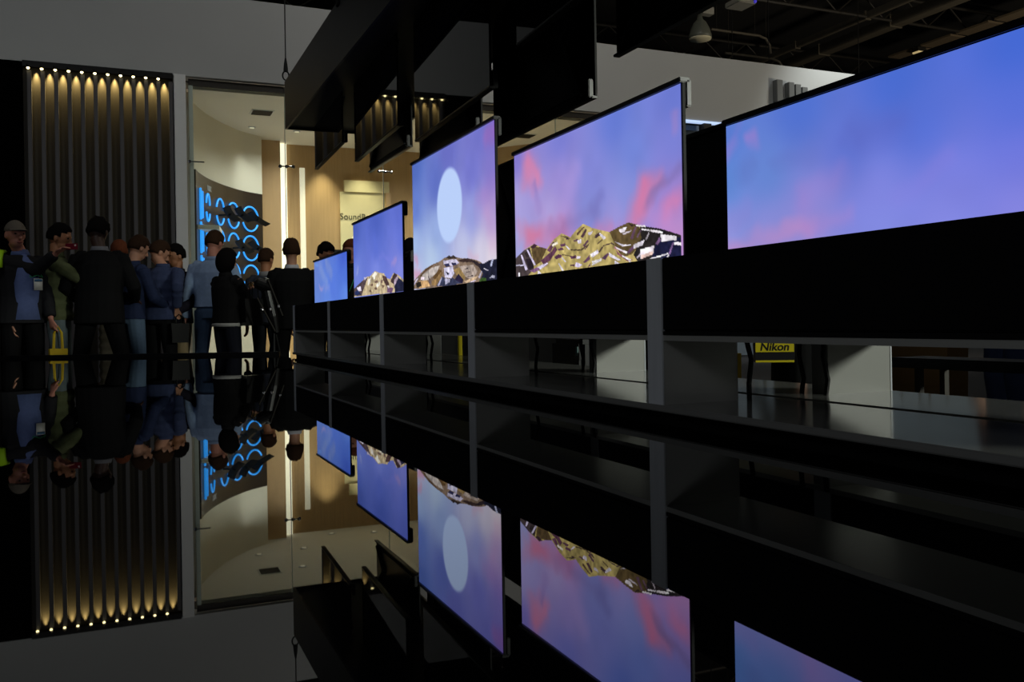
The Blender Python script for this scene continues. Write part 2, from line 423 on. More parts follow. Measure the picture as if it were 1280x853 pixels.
bm = BM(); loft(bm, [(13.7, 16.96, 7.9), (13.7, 16.92, 7.9)], [0.04, 0.035], 12); obj('projector_lens', bm, emit('blue_standby', (70, 60, 200), 0.5), pj)
obj('mount_pole', tube([(13.5, 17.2, 7.97), (13.5, 17.2, 10.6)], 0.02, 6), M_STEEL, pj)
for k, (x, z) in enumerate(((17.4, 9.0), (17.9, 8.35))):
    y = 21.8
    c_ = thing('conduit', ['upper bent metal conduit in the dark hall roof', 'lower bent metal conduit in the dark hall roof'][k], 'pipe', (x, y, z))
    obj('pipe', tube([(x - 1.4, y, z), (x + 0.35, y, z), (x + 0.6, y, z - 0.06), (x + 0.75, y, z - 0.25), (x + 0.78, y, z - 0.5)], 0.04, 8), M_DUCT, c_)
    for xx in (x - 1.2, x + 0.2): obj('hanger_rod', tube([(xx, y + k * 0.1, z), (xx, y + k * 0.1, 10.6)], 0.012, 6), M_STEEL, c_)
for k, (x, y, zb) in enumerate(((14.3, 18.6, 6.5), (16.2, 19.5, 6.5), (19.3, 19.4, 7.0))):
    tag(base_obj('hanging_cable', tube([(x, y, zb), (x, y, 10.6)], 0.012, 5), M_WIRE, (x, y, zb)),
        ['thin cable hanging right of the bell lamp', 'thin cable hanging left of the sign letters', 'thin cable hanging in front of the wide duct'][k], 'cable')
# ================================================================== MIRROR PLATFORM
edge = [(-2.1, -1.0), (1.55, -1.0), (1.55, 10.30), (-2.1, 12.18)]
mp = thing('mirror_platform', 'low black mirror platform that reflects the screens and the crowd', 'platform', (0, 4, FLOOR))
bm = BM(); prism(bm, [(x, y) for x, y in edge], FLOOR, MZ - 0.012); obj('base', bm, M_BLACK, mp)
bm = BM(); prism(bm, edge, MZ - 0.012, MZ); obj('mirror_top', bm, M_MIRROR, mp)
def bar(a, b, w, z0, z1):
    a = Vector(a); b = Vector(b); d = (b - a).normalized(); n = Vector((-d.y, d.x)) * w
    bm = BM(); prism(bm, [tuple(a), tuple(b), tuple(b + n), tuple(a + n)], z0, z1); return bm
obj('rim', bar((1.6, 10.275), (-2.15, 12.205), -0.05, FLOOR, MZ + 0.035), M_BLACKSATIN, mp)
obj('rim', bar((-2.1, -1.0), (-2.1, 12.18), 0.05, FLOOR, MZ + 0.035), M_BLACKSATIN, mp)

# ================================================================== DISPLAY STANDS
PER, Y1 = 1.66, 0.80
DIV = [Y1 + PER * k for k in range(6)]      # middles of the upright dividers
CX = 2.052                                   # middle plane between the two rows
def mx(x, side): return x if side < 0 else 2 * CX - x
def sbox(x0, x1, y0, y1, z0, z1, side, bevel=0.0):
    a, b = sorted((mx(x0, side), mx(x1, side))); return box(a, b, y0, y1, z0, z1, bevel)
YN, YF = DIV[0] - 0.04, DIV[-1] + 0.04
for side in (-1, 1):
    st = thing('display_stand', ['long pale display stand beside the mirror under the front row of screens', 'long pale display stand behind, carrying the back row of screens'][side > 0], 'stand', (mx(1.8, side), 4.9, FLOOR))
    obj('plinth', sbox(1.60, 2.03, YN, YF, FLOOR, 0.205, side), M_BLACK, st)
    obj('shelf', sbox(1.555, 2.03, YN - 0.005, YF + 0.005, 0.205, 0.226, side, 0.003), M_SHELF, st)
    obj('top_board', sbox(1.572, 1.875, YN, YF, 0.43, 0.447, side), M_STAND, st)
    for y in DIV:
        obj('divider', sbox(1.572, 1.86, y - 0.04, y + 0.04, 0.226, 0.43, side), M_STAND, st)
        obj('divider_front', sbox(1.566, 1.572, y - 0.042, y + 0.042, 0.226, 0.694, side), M_ALU, st)
        obj('divider_upper', sbox(1.572, 1.86, y - 0.04, y + 0.04, 0.447, 0.694, side), M_ALU, st)
    for y in DIV[:-1]:
        for yy in (y + 0.06, y + PER - 0.06):
            obj('cable', tube([(mx(1.885, side), yy + 0.01, 0.44), (mx(1.90, side), yy, 0.36), (mx(1.885, side), yy - 0.005, 0.28), (mx(1.89, side), yy, 0.226)], 0.009, 6), M_BLACK, st)

# ================================================================== SCREENS
XS, TW = 1.753, 1.43
YC = [DIV[k] + PER / 2 - 0.02 for k in range(5)]
TOPS = [1.108, 1.306, 1.535, 1.318, 1.122]
PICTURES = {1:{'ctrl':[(2.33,1.088,88,120,205),(1.983,1.085,78,112,208),(1.642,1.078,70,106,208),(1.31,1.078,66,104,212),(2.334,0.924,92,135,212),(2.123,0.916,98,132,208),(1.804,0.93,92,112,205),(1.572,0.945,82,110,212),(1.312,0.926,84,110,216),(2.339,0.747,150,150,222),(2.127,0.751,140,140,214),(1.926,0.809,135,135,212),(1.699,0.81,128,132,220),(1.485,0.799,122,126,220),(1.314,0.841,112,118,218),(1.316,0.719,138,136,226),(1.701,0.719,132,140,226),(1.508,0.728,136,140,228),(1.959,0.735,155,140,212)],'strokes':[(2.201,1.03,2.163,1.038,0.015,165,125,200,0.8),(2.332,1.012,2.29,1.03,0.018,150,125,205,0.6),(2.27,1.063,2.237,1.106,0.014,130,120,205,0.4),(1.775,0.976,1.669,0.985,0.031,90,100,190,0.5),(2.234,0.934,2.177,0.961,0.02,92,112,185,0.45),(2.069,0.954,1.954,0.946,0.02,98,112,190,0.3),(1.957,0.824,1.864,0.872,0.027,165,130,205,0.5),(2.299,0.728,1.958,0.757,0.018,196,138,192,0.75),(1.958,0.757,1.808,0.779,0.016,165,132,204,0.5),(2.359,0.787,2.237,0.831,0.021,135,130,205,0.4),(1.623,0.809,1.506,0.848,0.016,140,128,220,0.35)],'polys':[]},2:{'ctrl':[(3.958,1.279,130,120,205),(3.482,1.284,120,125,210),(3.001,1.269,100,122,212),(2.592,1.278,105,120,208),(3.966,1.087,170,160,220),(3.489,1.111,155,140,212),(3.2,1.084,130,135,215),(2.887,1.125,112,132,214),(2.597,1.1,120,128,212),(3.976,0.855,165,165,220),(3.574,0.965,172,160,218),(3.204,0.955,130,138,210),(2.95,0.984,135,145,218),(2.602,0.936,155,130,205),(2.607,0.798,190,140,200),(3.014,0.885,160,150,218),(3.498,0.869,185,130,185)],'strokes':[(3.82,1.237,3.717,1.157,0.041,222,128,165,0.9),(3.867,1.207,3.752,1.14,0.038,205,135,180,0.6),(3.753,1.115,3.697,1.015,0.015,130,118,190,0.5),(3.338,1.122,3.494,0.973,0.03,172,150,218,0.6),(3.834,0.881,3.497,0.903,0.034,215,115,150,0.8),(3.925,0.928,3.79,0.877,0.031,210,125,160,0.6),(3.576,0.911,3.172,0.934,0.025,125,115,180,0.55),(3.191,0.947,3.137,0.978,0.023,112,112,185,0.5),(3.154,0.868,3.045,0.866,0.023,200,125,170,0.7),(3.615,0.951,3.722,1.037,0.017,185,150,210,0.4),(2.866,0.883,2.808,0.979,0.038,228,118,155,0.9),(2.838,0.904,2.701,0.984,0.024,205,125,170,0.7),(2.782,0.917,2.585,1.021,0.015,120,105,165,0.6),(2.654,0.865,2.589,0.893,0.028,222,125,170,0.7),(2.757,0.871,2.655,0.817,0.026,200,140,205,0.6),(2.596,1.155,2.585,1.207,0.014,170,130,190,0.5),(3.046,0.842,2.896,0.857,0.022,190,140,200,0.5)],'polys':[((178,160,100),[(4.03,0.722),(4.008,0.795),(3.882,0.836),(3.764,0.857),(3.695,0.836),(3.629,0.823),(3.554,0.86),(3.482,0.878),(3.437,0.866),(3.4,0.853),(3.347,0.878),(3.282,0.898),(3.207,0.874),(3.128,0.856),(3.065,0.843),(2.984,0.857),(2.919,0.865),(2.868,0.851),(2.785,0.833),(2.691,0.815),(2.573,0.784),(2.576,0.686),(4.031,0.703)]),((92,76,48),[(3.065,0.843),(2.984,0.857),(2.919,0.865),(2.851,0.849),(2.808,0.789),(2.9,0.743),(2.97,0.736),(3.017,0.783)]),((40,36,36),[(2.84,0.845),(2.701,0.819),(2.573,0.784),(2.576,0.686),(2.844,0.698),(2.888,0.742),(2.83,0.797)]),((28,30,60),[(2.723,0.781),(2.573,0.779),(2.576,0.686),(2.779,0.699)]),((70,60,62),[(4.031,0.711),(4.008,0.795),(3.882,0.836),(3.809,0.845),(3.802,0.785),(3.769,0.742),(3.841,0.712)]),((96,78,52),[(3.8,0.845),(3.695,0.836),(3.629,0.823),(3.698,0.767),(3.768,0.753)]),((60,40,50),[(3.809,0.845),(3.764,0.857),(3.729,0.846),(3.774,0.835)]),((50,42,45),[(3.873,0.824),(3.818,0.835),(3.793,0.803),(3.856,0.8)]),((44,36,44),[(3.865,0.793),(3.802,0.793),(3.768,0.749),(3.822,0.738)]),((205,195,225),[(3.854,0.838),(3.836,0.836),(3.75,0.759),(3.768,0.757)]),((205,195,225),[(3.92,0.816),(3.902,0.815),(3.84,0.742),(3.868,0.74)]),((190,185,210),[(3.999,0.775),(3.876,0.767),(3.876,0.762),(3.999,0.768)]),((130,92,130),[(3.822,0.734),(3.699,0.752),(3.615,0.761),(3.632,0.748),(3.769,0.723)]),((225,215,240),[(3.733,0.747),(3.648,0.76),(3.615,0.758),(3.699,0.734)]),((235,228,245),[(3.725,0.732),(3.683,0.711),(3.735,0.71)]),((235,228,245),[(3.952,0.734),(3.933,0.733),(3.934,0.71),(3.953,0.711)]),((96,60,80),[(3.698,0.774),(3.58,0.809),(3.547,0.827),(3.524,0.811),(3.598,0.767),(3.665,0.754)]),((96,60,80),[(3.629,0.816),(3.562,0.85),(3.547,0.841),(3.596,0.803)]),((240,232,215),[(3.523,0.846),(3.579,0.837),(3.571,0.829),(3.515,0.835)]),((92,58,80),[(3.5,0.83),(3.453,0.833),(3.438,0.822),(3.485,0.819)]),((92,58,80),[(3.524,0.811),(3.477,0.818),(3.462,0.806),(3.509,0.803)]),((88,54,78),[(3.557,0.779),(3.517,0.79),(3.478,0.783),(3.494,0.771),(3.541,0.77)]),((92,58,80),[(3.403,0.771),(3.351,0.774),(3.344,0.76),(3.396,0.76)]),((96,62,80),[(3.404,0.737),(3.36,0.737),(3.367,0.728),(3.404,0.73)]),((225,215,235),[(3.337,0.769),(3.308,0.764),(3.323,0.755),(3.352,0.76)]),((220,208,240),[(3.352,0.744),(3.295,0.73),(3.317,0.721),(3.36,0.724)]),((228,220,235),[(3.438,0.822),(3.402,0.802),(3.417,0.803),(3.446,0.819)]),((228,220,235),[(3.478,0.776),(3.441,0.753),(3.456,0.751),(3.486,0.774)]),((232,226,235),[(3.511,0.751),(3.465,0.717),(3.481,0.714),(3.518,0.748)]),((72,58,50),[(3.498,0.869),(3.43,0.859),(3.393,0.845),(3.452,0.857)]),((80,56,68),[(3.453,0.85),(3.407,0.853),(3.415,0.844)]),((86,60,72),[(3.305,0.847),(3.262,0.876),(3.249,0.868),(3.284,0.839)]),((84,62,52),[(3.341,0.864),(3.276,0.887),(3.269,0.883),(3.334,0.853)]),((86,58,76),[(3.286,0.809),(3.243,0.831),(3.236,0.821),(3.272,0.801)]),((86,58,76),[(3.272,0.794),(3.23,0.814),(3.244,0.799),(3.272,0.788)]),((228,218,235),[(3.242,0.858),(3.201,0.86),(3.208,0.848),(3.236,0.847)]),((230,220,240),[(3.335,0.833),(3.299,0.837),(3.299,0.82),(3.328,0.819)]),((88,60,78),[(3.371,0.836),(3.327,0.842),(3.335,0.83),(3.364,0.832)]),((92,62,86),[(3.288,0.739),(3.232,0.765),(3.225,0.748),(3.267,0.735)]),((92,62,86),[(3.254,0.714),(3.219,0.735),(3.226,0.719)]),((236,228,245),[(3.225,0.768),(3.157,0.782),(3.157,0.772),(3.218,0.757)]),((225,220,220),[(3.212,0.738),(3.132,0.745),(3.132,0.738),(3.206,0.731)]),((80,58,72),[(3.182,0.842),(3.142,0.851),(3.148,0.842),(3.175,0.835)]),((76,60,50),[(3.402,0.802),(3.307,0.794),(3.237,0.811),(3.23,0.807),(3.3,0.788),(3.394,0.796)]),((76,60,50),[(3.478,0.787),(3.388,0.773),(3.388,0.77),(3.478,0.783)]),((232,224,235),[(3.142,0.848),(3.091,0.824),(3.11,0.816),(3.148,0.839)]),((80,60,66),[(3.189,0.833),(3.155,0.846),(3.135,0.838),(3.169,0.828)]),((76,60,50),[(3.169,0.805),(3.123,0.821),(3.123,0.814),(3.163,0.802)]),((76,60,56),[(3.157,0.772),(3.117,0.795),(3.047,0.801),(3.005,0.779),(3.054,0.795),(3.111,0.791),(3.144,0.768)]),((228,220,245),[(3.211,0.757),(3.157,0.776),(3.151,0.769),(3.205,0.753)]),((90,62,88),[(3.132,0.745),(3.08,0.763),(3.068,0.756),(3.1,0.736)]),((236,228,245),[(3.068,0.762),(2.982,0.728),(3.001,0.726),(3.068,0.747)]),((236,228,245),[(3.025,0.728),(2.989,0.713),(3.026,0.712)]),((225,220,230),[(3.212,0.728),(3.132,0.742),(3.132,0.735),(3.213,0.721)]),((150,100,110),[(3.029,0.784),(2.928,0.751),(2.94,0.749),(3.03,0.775)]),((245,235,245),[(3.017,0.78),(2.928,0.754),(2.94,0.749),(3.011,0.773)]),((130,80,96),[(3.018,0.771),(2.958,0.735),(2.889,0.722),(2.929,0.718),(3.006,0.751)]),((245,236,245),[(2.97,0.745),(2.9,0.722),(2.918,0.721),(2.97,0.739)]),((235,225,235),[(2.923,0.721),(2.895,0.713),(2.918,0.711)]),((238,230,238),[(2.991,0.845),(2.931,0.851),(2.949,0.832),(2.985,0.833)]),((236,230,245),[(3.029,0.803),(2.957,0.784),(2.887,0.778),(2.969,0.779)]),((92,66,92),[(2.934,0.755),(2.881,0.778),(2.888,0.76),(2.923,0.745)]),((240,232,245),[(2.887,0.778),(2.808,0.789),(2.825,0.77),(2.887,0.763)]),((58,46,40),[(2.925,0.863),(2.873,0.851),(2.896,0.845)]),((200,190,200),[(2.967,0.828),(2.902,0.833),(2.908,0.828),(2.961,0.821)]),((96,70,90),[(2.909,0.804),(2.873,0.845),(2.862,0.841),(2.892,0.797)]),((100,76,96),[(2.863,0.806),(2.835,0.83),(2.824,0.829),(2.858,0.799)]),((190,180,190),[(2.803,0.791),(2.78,0.813),(2.775,0.809),(2.797,0.785)]),((240,232,240),[(2.873,0.851),(2.801,0.841),(2.801,0.835),(2.862,0.844)]),((235,228,235),[(2.829,0.832),(2.769,0.823),(2.775,0.818),(2.824,0.826)]),((238,230,235),[(2.769,0.823),(2.686,0.809),(2.691,0.801),(2.764,0.814)]),((20,20,30),[(2.764,0.828),(2.691,0.812),(2.641,0.796),(2.691,0.807)]),((242,236,242),[(2.702,0.799),(2.602,0.784),(2.603,0.77),(2.697,0.773)]),((120,90,130),[(2.739,0.766),(2.707,0.791),(2.702,0.777),(2.724,0.764)]),((245,236,245),[(2.837,0.756),(2.745,0.763),(2.751,0.735),(2.838,0.721)]),((232,200,190),[(2.832,0.735),(2.75,0.744),(2.756,0.732),(2.833,0.721)]),((130,100,150),[(2.653,0.727),(2.627,0.764),(2.617,0.764),(2.643,0.724)]),((240,236,245),[(2.773,0.719),(2.653,0.73),(2.653,0.725),(2.767,0.713)]),((240,232,240),[(2.617,0.764),(2.574,0.76),(2.574,0.749),(2.618,0.755)]),((240,235,242),[(2.669,0.715),(2.648,0.727),(2.654,0.714)]),((200,190,205),[(2.866,0.729),(2.837,0.744),(2.843,0.733),(2.86,0.725)])]},3:{'ctrl':[(5.592,1.508,82,108,190),(4.934,1.517,105,110,195),(4.424,1.508,112,115,200),(4.222,1.508,120,105,195),(5.606,1.25,100,125,205),(5.162,1.341,95,112,195),(4.552,1.316,115,118,205),(4.255,1.269,128,118,200),(5.621,0.99,160,185,228),(5.177,1.051,150,172,225),(4.563,1.078,150,158,222),(4.265,1.044,175,155,210),(5.632,0.808,200,195,225),(5.263,0.887,180,200,230),(4.696,0.905,190,195,228),(4.274,0.839,222,212,222),(4.454,0.86,210,205,225)],'strokes':[(4.311,1.473,4.223,1.488,0.033,165,105,180,0.7),(4.441,1.128,4.238,1.163,0.051,170,125,195,0.5),(4.331,1.051,4.27,0.921,0.037,205,150,195,0.4),(5.643,0.913,5.592,0.894,0.021,215,150,180,0.8),(5.597,0.806,5.528,0.812,0.021,215,130,160,0.8),(4.635,0.87,4.478,0.845,0.018,215,170,190,0.6)],'polys':[((128,108,92),[(5.744,0.723),(5.651,0.772),(5.511,0.812),(5.393,0.84),(5.265,0.857),(5.112,0.867),(5.023,0.884),(4.856,0.877),(4.75,0.86),(4.636,0.852),(4.514,0.835),(4.432,0.816),(4.388,0.784),(4.368,0.728),(4.461,0.698),(5.744,0.723)]),((32,34,52),[(4.503,0.812),(4.387,0.809),(4.319,0.821),(4.21,0.818),(4.215,0.704),(4.484,0.708),(4.412,0.755)]),((86,64,46),[(5.511,0.801),(5.377,0.839),(5.218,0.859),(5.25,0.846),(5.394,0.825),(5.495,0.79)]),((60,50,46),[(5.023,0.884),(4.966,0.885),(4.952,0.893),(4.911,0.881),(4.869,0.887),(4.803,0.864),(4.939,0.869)]),((60,46,44),[(4.803,0.855),(4.636,0.852),(4.491,0.824),(4.456,0.801),(4.575,0.826),(4.751,0.838)]),((44,36,40),[(4.599,0.845),(4.479,0.819),(4.434,0.782),(4.527,0.81)]),((196,190,215),[(5.053,0.867),(4.83,0.861),(4.778,0.835),(4.886,0.824),(5.04,0.843)]),((46,46,78),[(5.04,0.847),(4.954,0.847),(4.927,0.826),(4.998,0.826)]),((46,46,78),[(4.912,0.844),(4.831,0.843),(4.818,0.828),(4.886,0.828)]),((202,198,225),[(5.041,0.824),(4.886,0.824),(4.861,0.78),(4.917,0.756),(5.029,0.766)]),((30,34,50),[(5.013,0.803),(4.943,0.785),(4.972,0.773)]),((150,120,80),[(5.27,0.754),(5.085,0.812),(5.057,0.791),(5.179,0.725),(5.271,0.729)]),((96,72,44),[(5.253,0.778),(5.129,0.82),(5.071,0.811),(5.208,0.761)]),((150,124,80),[(4.873,0.8),(4.779,0.812),(4.678,0.752),(4.705,0.727),(4.808,0.764)]),((40,34,60),[(4.794,0.777),(4.705,0.736),(4.731,0.715),(4.863,0.744)]),((56,60,86),[(5.195,0.721),(5.073,0.773),(4.973,0.749),(4.889,0.759),(4.809,0.732),(4.731,0.719),(4.975,0.712)]),((180,178,205),[(5.03,0.761),(4.931,0.752),(4.946,0.734),(5.017,0.723)]),((180,178,205),[(5.164,0.725),(5.087,0.769),(5.073,0.768),(5.134,0.718)]),((176,160,150),[(4.779,0.817),(4.551,0.811),(4.493,0.769),(4.58,0.73),(4.678,0.752)]),((60,52,60),[(4.702,0.798),(4.638,0.799),(4.638,0.792),(4.689,0.793)]),((60,52,60),[(4.664,0.778),(4.602,0.779),(4.602,0.775),(4.665,0.774)]),((70,58,60),[(4.653,0.751),(4.554,0.755),(4.554,0.75),(4.653,0.747)]),((186,176,170),[(5.461,0.804),(5.266,0.838),(5.113,0.843),(5.175,0.803),(5.333,0.767),(5.463,0.763)]),((96,84,92),[(5.347,0.793),(5.331,0.792),(5.286,0.745),(5.318,0.746)]),((226,205,215),[(5.478,0.794),(5.412,0.786),(5.43,0.772),(5.496,0.775)]),((212,170,120),[(5.53,0.766),(5.365,0.768),(5.303,0.726),(5.533,0.72)]),((40,34,30),[(5.599,0.759),(5.496,0.765),(5.481,0.733),(5.584,0.727)]),((205,195,225),[(5.688,0.742),(5.581,0.784),(5.546,0.788),(5.635,0.745)]),((200,190,215),[(4.655,0.707),(4.555,0.729),(4.507,0.726),(4.58,0.712)]),((214,184,150),[(4.705,0.727),(4.555,0.742),(4.482,0.747),(4.531,0.727),(4.655,0.716)]),((190,185,205),[(4.483,0.738),(4.435,0.77),(4.423,0.765),(4.46,0.732)]),((60,90,40),[(4.472,0.725),(4.413,0.734),(4.368,0.728),(4.369,0.711),(4.46,0.715)]),((180,185,215),[(4.309,0.787),(4.286,0.823),(4.264,0.821),(4.287,0.786)]),((210,205,225),[(4.399,0.784),(4.332,0.768),(4.344,0.764),(4.4,0.78)]),((200,200,225),[(4.323,0.726),(4.278,0.74),(4.246,0.734),(4.258,0.722),(4.29,0.728)])],'moon':(4.93,1.181,0.217,186,208,250)},4:{'ctrl':[(7.284,1.291,72,92,178),(6.572,1.278,78,98,190),(5.897,1.285,92,108,203),(7.301,1.062,84,106,200),(6.588,1.039,90,110,208),(5.913,1.014,98,116,215),(7.227,0.925,116,134,218),(6.595,0.919,124,138,224),(5.958,0.908,132,138,222)],'strokes':[(6.157,0.932,6.035,0.935,0.014,190,150,200,0.7),(7.202,0.891,7.172,0.935,0.013,165,175,225,0.7),(6.475,1.013,6.156,0.943,0.015,125,130,225,0.5)],'polys':[((190,172,138),[(7.439,0.722),(7.32,0.785),(7.099,0.821),(6.915,0.863),(6.766,0.868),(6.62,0.897),(6.506,0.878),(6.373,0.865),(6.289,0.825),(6.205,0.815),(6.121,0.851),(6.021,0.84),(5.869,0.793),(5.874,0.717),(7.439,0.722)]),((80,66,70),[(7.32,0.785),(7.126,0.823),(6.915,0.857),(6.84,0.86),(6.945,0.796),(7.054,0.723),(7.324,0.732)]),((40,50,92),[(7.294,0.758),(7.156,0.779),(7.079,0.737),(7.241,0.729)]),((220,212,228),[(7.209,0.794),(7.074,0.801),(7.051,0.762),(7.157,0.766)]),((214,206,222),[(6.966,0.866),(6.865,0.861),(6.942,0.84)]),((84,62,60),[(6.418,0.855),(6.31,0.838),(6.229,0.776),(6.314,0.769),(6.398,0.819)]),((70,54,58),[(6.206,0.798),(6.1,0.855),(6.021,0.834),(6.105,0.771)]),((34,36,60),[(6.022,0.823),(5.852,0.771),(5.855,0.717),(6.089,0.714),(6.106,0.76)]),((190,170,190),[(6.103,0.805),(6.022,0.828),(6.003,0.811),(6.106,0.76)]),((110,80,110),[(6.293,0.762),(6.127,0.749),(6.17,0.717),(6.296,0.722)]),((110,88,80),[(6.649,0.819),(6.555,0.827),(6.533,0.808),(6.626,0.806)]),((110,88,80),[(6.465,0.822),(6.398,0.819),(6.422,0.797),(6.466,0.799)]),((120,96,80),[(6.77,0.8),(6.697,0.809),(6.675,0.79),(6.747,0.787)]),((120,96,80),[(6.445,0.786),(6.357,0.776),(6.402,0.755)]),((120,96,80),[(6.652,0.771),(6.581,0.78),(6.56,0.755),(6.63,0.752)]),((120,96,80),[(6.822,0.753),(6.748,0.763),(6.726,0.737)]),((236,228,210),[(6.717,0.865),(6.621,0.891),(6.552,0.881),(6.648,0.831)]),((236,228,210),[(6.604,0.793),(6.488,0.812),(6.49,0.782),(6.582,0.768)]),((232,222,210),[(6.841,0.841),(6.742,0.854),(6.769,0.813),(6.844,0.797)]),((225,218,225),[(6.292,0.774),(6.229,0.765),(6.251,0.749)])]},5:{'ctrl':[(8.907,1.132,95,125,205),(8.269,1.118,90,122,210),(7.648,1.101,68,98,205),(8.92,0.983,105,130,205),(7.602,0.913,80,115,215),(8.15,0.869,88,122,220),(8.937,0.785,102,135,215),(7.613,0.755,98,138,228),(8.334,0.75,100,136,222)],'strokes':[(8.378,1.081,8.178,0.943,0.037,118,140,205,1.1),(8.678,1.047,8.395,0.88,0.042,122,146,212,1.0),(8.695,0.854,8.257,0.822,0.019,135,145,215,0.6),(8.732,0.872,8.582,0.835,0.012,165,150,205,0.7),(8.908,1.117,8.792,1.085,0.016,110,160,230,0.8)],'polys':[]}}  # strokes of the last picture paint in reflections on the screen
def smooth(a, b, x):
    t = np.clip((x - a) / (b - a), 0, 1); return t * t * (3 - 2 * t)
def vnoise(Y, Z, s, seed):
    r = np.random.RandomState(seed); g = r.rand(64, 64)
    u = (Y * s) % 63; v = (Z * s) % 63
    i = u.astype(int); j = v.astype(int); fu = u - i; fv = v - j
    fu = fu * fu * (3 - 2 * fu); fv = fv * fv * (3 - 2 * fv)
    return (g[i, j] * (1 - fu) + g[i + 1, j] * fu) * (1 - fv) + (g[i, j + 1] * (1 - fu) + g[i + 1, j + 1] * fu) * fv
def picture_colours(k, Y, Z):
    """the picture a screen shows, as sRGB 0..255, at points (Y, Z) of its own plane"""
    p = PICTURES[k]
    num = np.zeros(Y.shape + (3,)); den = np.zeros(Y.shape)
    for y, z, r, g, b in p['ctrl']:
        w = 1.0 / (((Y - y) ** 2 + (Z - z) ** 2) + 0.006) ** 1.6
        num += w[..., None] * np.array([r, g, b]); den += w
    col = num / den[..., None]
    wob = (vnoise(Y, Z, 9, 3) - 0.5) * 0.05 + (vnoise(Y, Z, 24, 4) - 0.5) * 0.025
    wob2 = (vnoise(Y, Z, 8, 5) - 0.5) * 0.05 + (vnoise(Y, Z, 22, 6) - 0.5) * 0.025
    for y1, z1, y2, z2, w, r, g, b, a in p['strokes']:
        Yw, Zw = Y + wob, Z + wob2
        dy, dz = y2 - y1, z2 - z1; L = dy * dy + dz * dz + 1e-9
        t = np.clip(((Yw - y1) * dy + (Zw - z1) * dz) / L, 0, 1)
        d = np.sqrt((Yw - y1 - t * dy) ** 2 + (Zw - z1 - t * dz) ** 2)
        m = (1 - smooth(0.0, 2.8, d / w)) * a * (0.45 + 0.5 * vnoise(Y, Z, 11, 33))
        col = col * (1 - m[..., None]) + np.array([r, g, b]) * m[..., None]
    col = col * (1 + (vnoise(Y, Z, 13, 11)[..., None] - 0.5) * 0.03)
    if 'moon' in p:
        y, z, rr, r, g, b = p['moon']
        d = np.sqrt((Y - y) ** 2 + (Z - z) ** 2)
        m = 1 - smooth(rr - 0.016, rr + 0.016, d)
        col = col * (1 - m[..., None]) + np.array([r, g, b]) * m[..., None]
    for n, (c, pts) in enumerate(p['polys']):
        ins = np.zeros(Y.shape, bool)
        m = len(pts)
        for i in range(m):
            y1, z1 = pts[i]; y2, z2 = pts[(i + 1) % m]
            cond = ((z1 > Z) != (z2 > Z)) & (Y < (y2 - y1) * (Z - z1) / ((z2 - z1) if z2 != z1 else 1e-9) + y1)
            ins ^= cond
        cc = np.array(c, float)
        tex = cc * (1 + (vnoise(Y, Z, 60, 20 + n)[..., None] - 0.5) * 0.35 + (vnoise(Y, Z, 25, 50 + n)[..., None] - 0.5) * 0.25)
        col = np.where(ins[..., None], tex, col)
    return np.clip(col, 0, 255)
def picture_mesh(k, x, y0, y1, z0, z1, ny, nz, parent):
    ys = np.linspace(y0, y1, ny + 1); zs = np.linspace(z0, z1, nz + 1)
    Y, Z = np.meshgrid(ys, zs, indexing='ij')
    col = picture_colours(k, Y, Z) / 255.0
    l = np.where(col <= 0.04045, col / 12.92, ((col + 0.055) / 1.055) ** 2.4)
    me = bpy.data.meshes.new('picture')
    loc = parent.location + (parent.parent.location if parent.parent else Vector((0, 0, 0)))
    co = np.stack([np.full(Y.shape, x) - loc.x, Y - loc.y, Z - loc.z], -1).reshape(-1, 3)
    idx = np.arange((ny + 1) * (nz + 1)).reshape(ny + 1, nz + 1)
    q = np.stack([idx[:-1, :-1], idx[:-1, 1:], idx[1:, 1:], idx[1:, :-1]], -1).reshape(-1, 4)
    me.vertices.add(len(co)); me.vertices.foreach_set('co', co.ravel())
    me.loops.add(q.size); me.loops.foreach_set('vertex_index', q.ravel())
    me.polygons.add(len(q)); me.polygons.foreach_set('loop_start', np.arange(0, q.size, 4))
    me.update(calc_edges=True)
    at = me.color_attributes.new('picture', 'FLOAT_COLOR', 'POINT')
    at.data.foreach_set('color', np.concatenate([l.reshape(-1, 3), np.ones((len(co), 1))], 1).astype(np.float32).ravel())
    me.materials.append(M_PICTURE)
    o = bpy.data.objects.new('picture', me); C.objects.link(o); o.parent = parent
    o['label'] = ['', 'lit picture of a blue evening sky with pink clouds', 'lit picture of tiled golden hills under a pink and blue sky', 'lit picture of a pale oval moon above tiled hills', 'lit picture of a tiled peak under a clear blue sky', 'lit picture of plain blue sky with painted pale reflections'][k]
    return o
RES = {1: (240, 110), 2: (300, 200), 3: (180, 220), 4: (130, 130), 5: (90, 80)}
FL = ['large rollable screen at the right frame edge showing plain sky', 'rollable screen showing golden tiled hills beneath pink clouds', 'tallest rollable screen, showing a pale oval moon', 'rollable screen showing a small tiled peak under blue sky', 'smallest, farthest rollable screen showing plain blue']
BL = ['black back of the rollable screen behind the large sky screen', 'black back of a screen, in the gap right of the golden hills screen', 'black back of a screen, in the gap right of the moon screen', 'black back of the screen behind the small tiled peak screen', 'black back of the screen behind the farthest blue screen']
def lift_arms(parent, side, yc, zb, zt, n):
    """two scissor arms behind the panel, each of an upper and a lower link"""
    X = mx(XS + 0.035, side)
    for s in (-1, 1):
        ya = yc + s * (TW / 2 - 0.10); yb = yc + s * (TW / 2 - 0.34); zm = (zb + zt) / 2
        for (p, q) in (((X, ya, zb), (X, yb, zm)), ((X, yb, zm), (X, ya, zt))):
            obj('lift_arm', tube([p, q], 0.016, 6, 0.5), M_BLACKSATIN, parent)
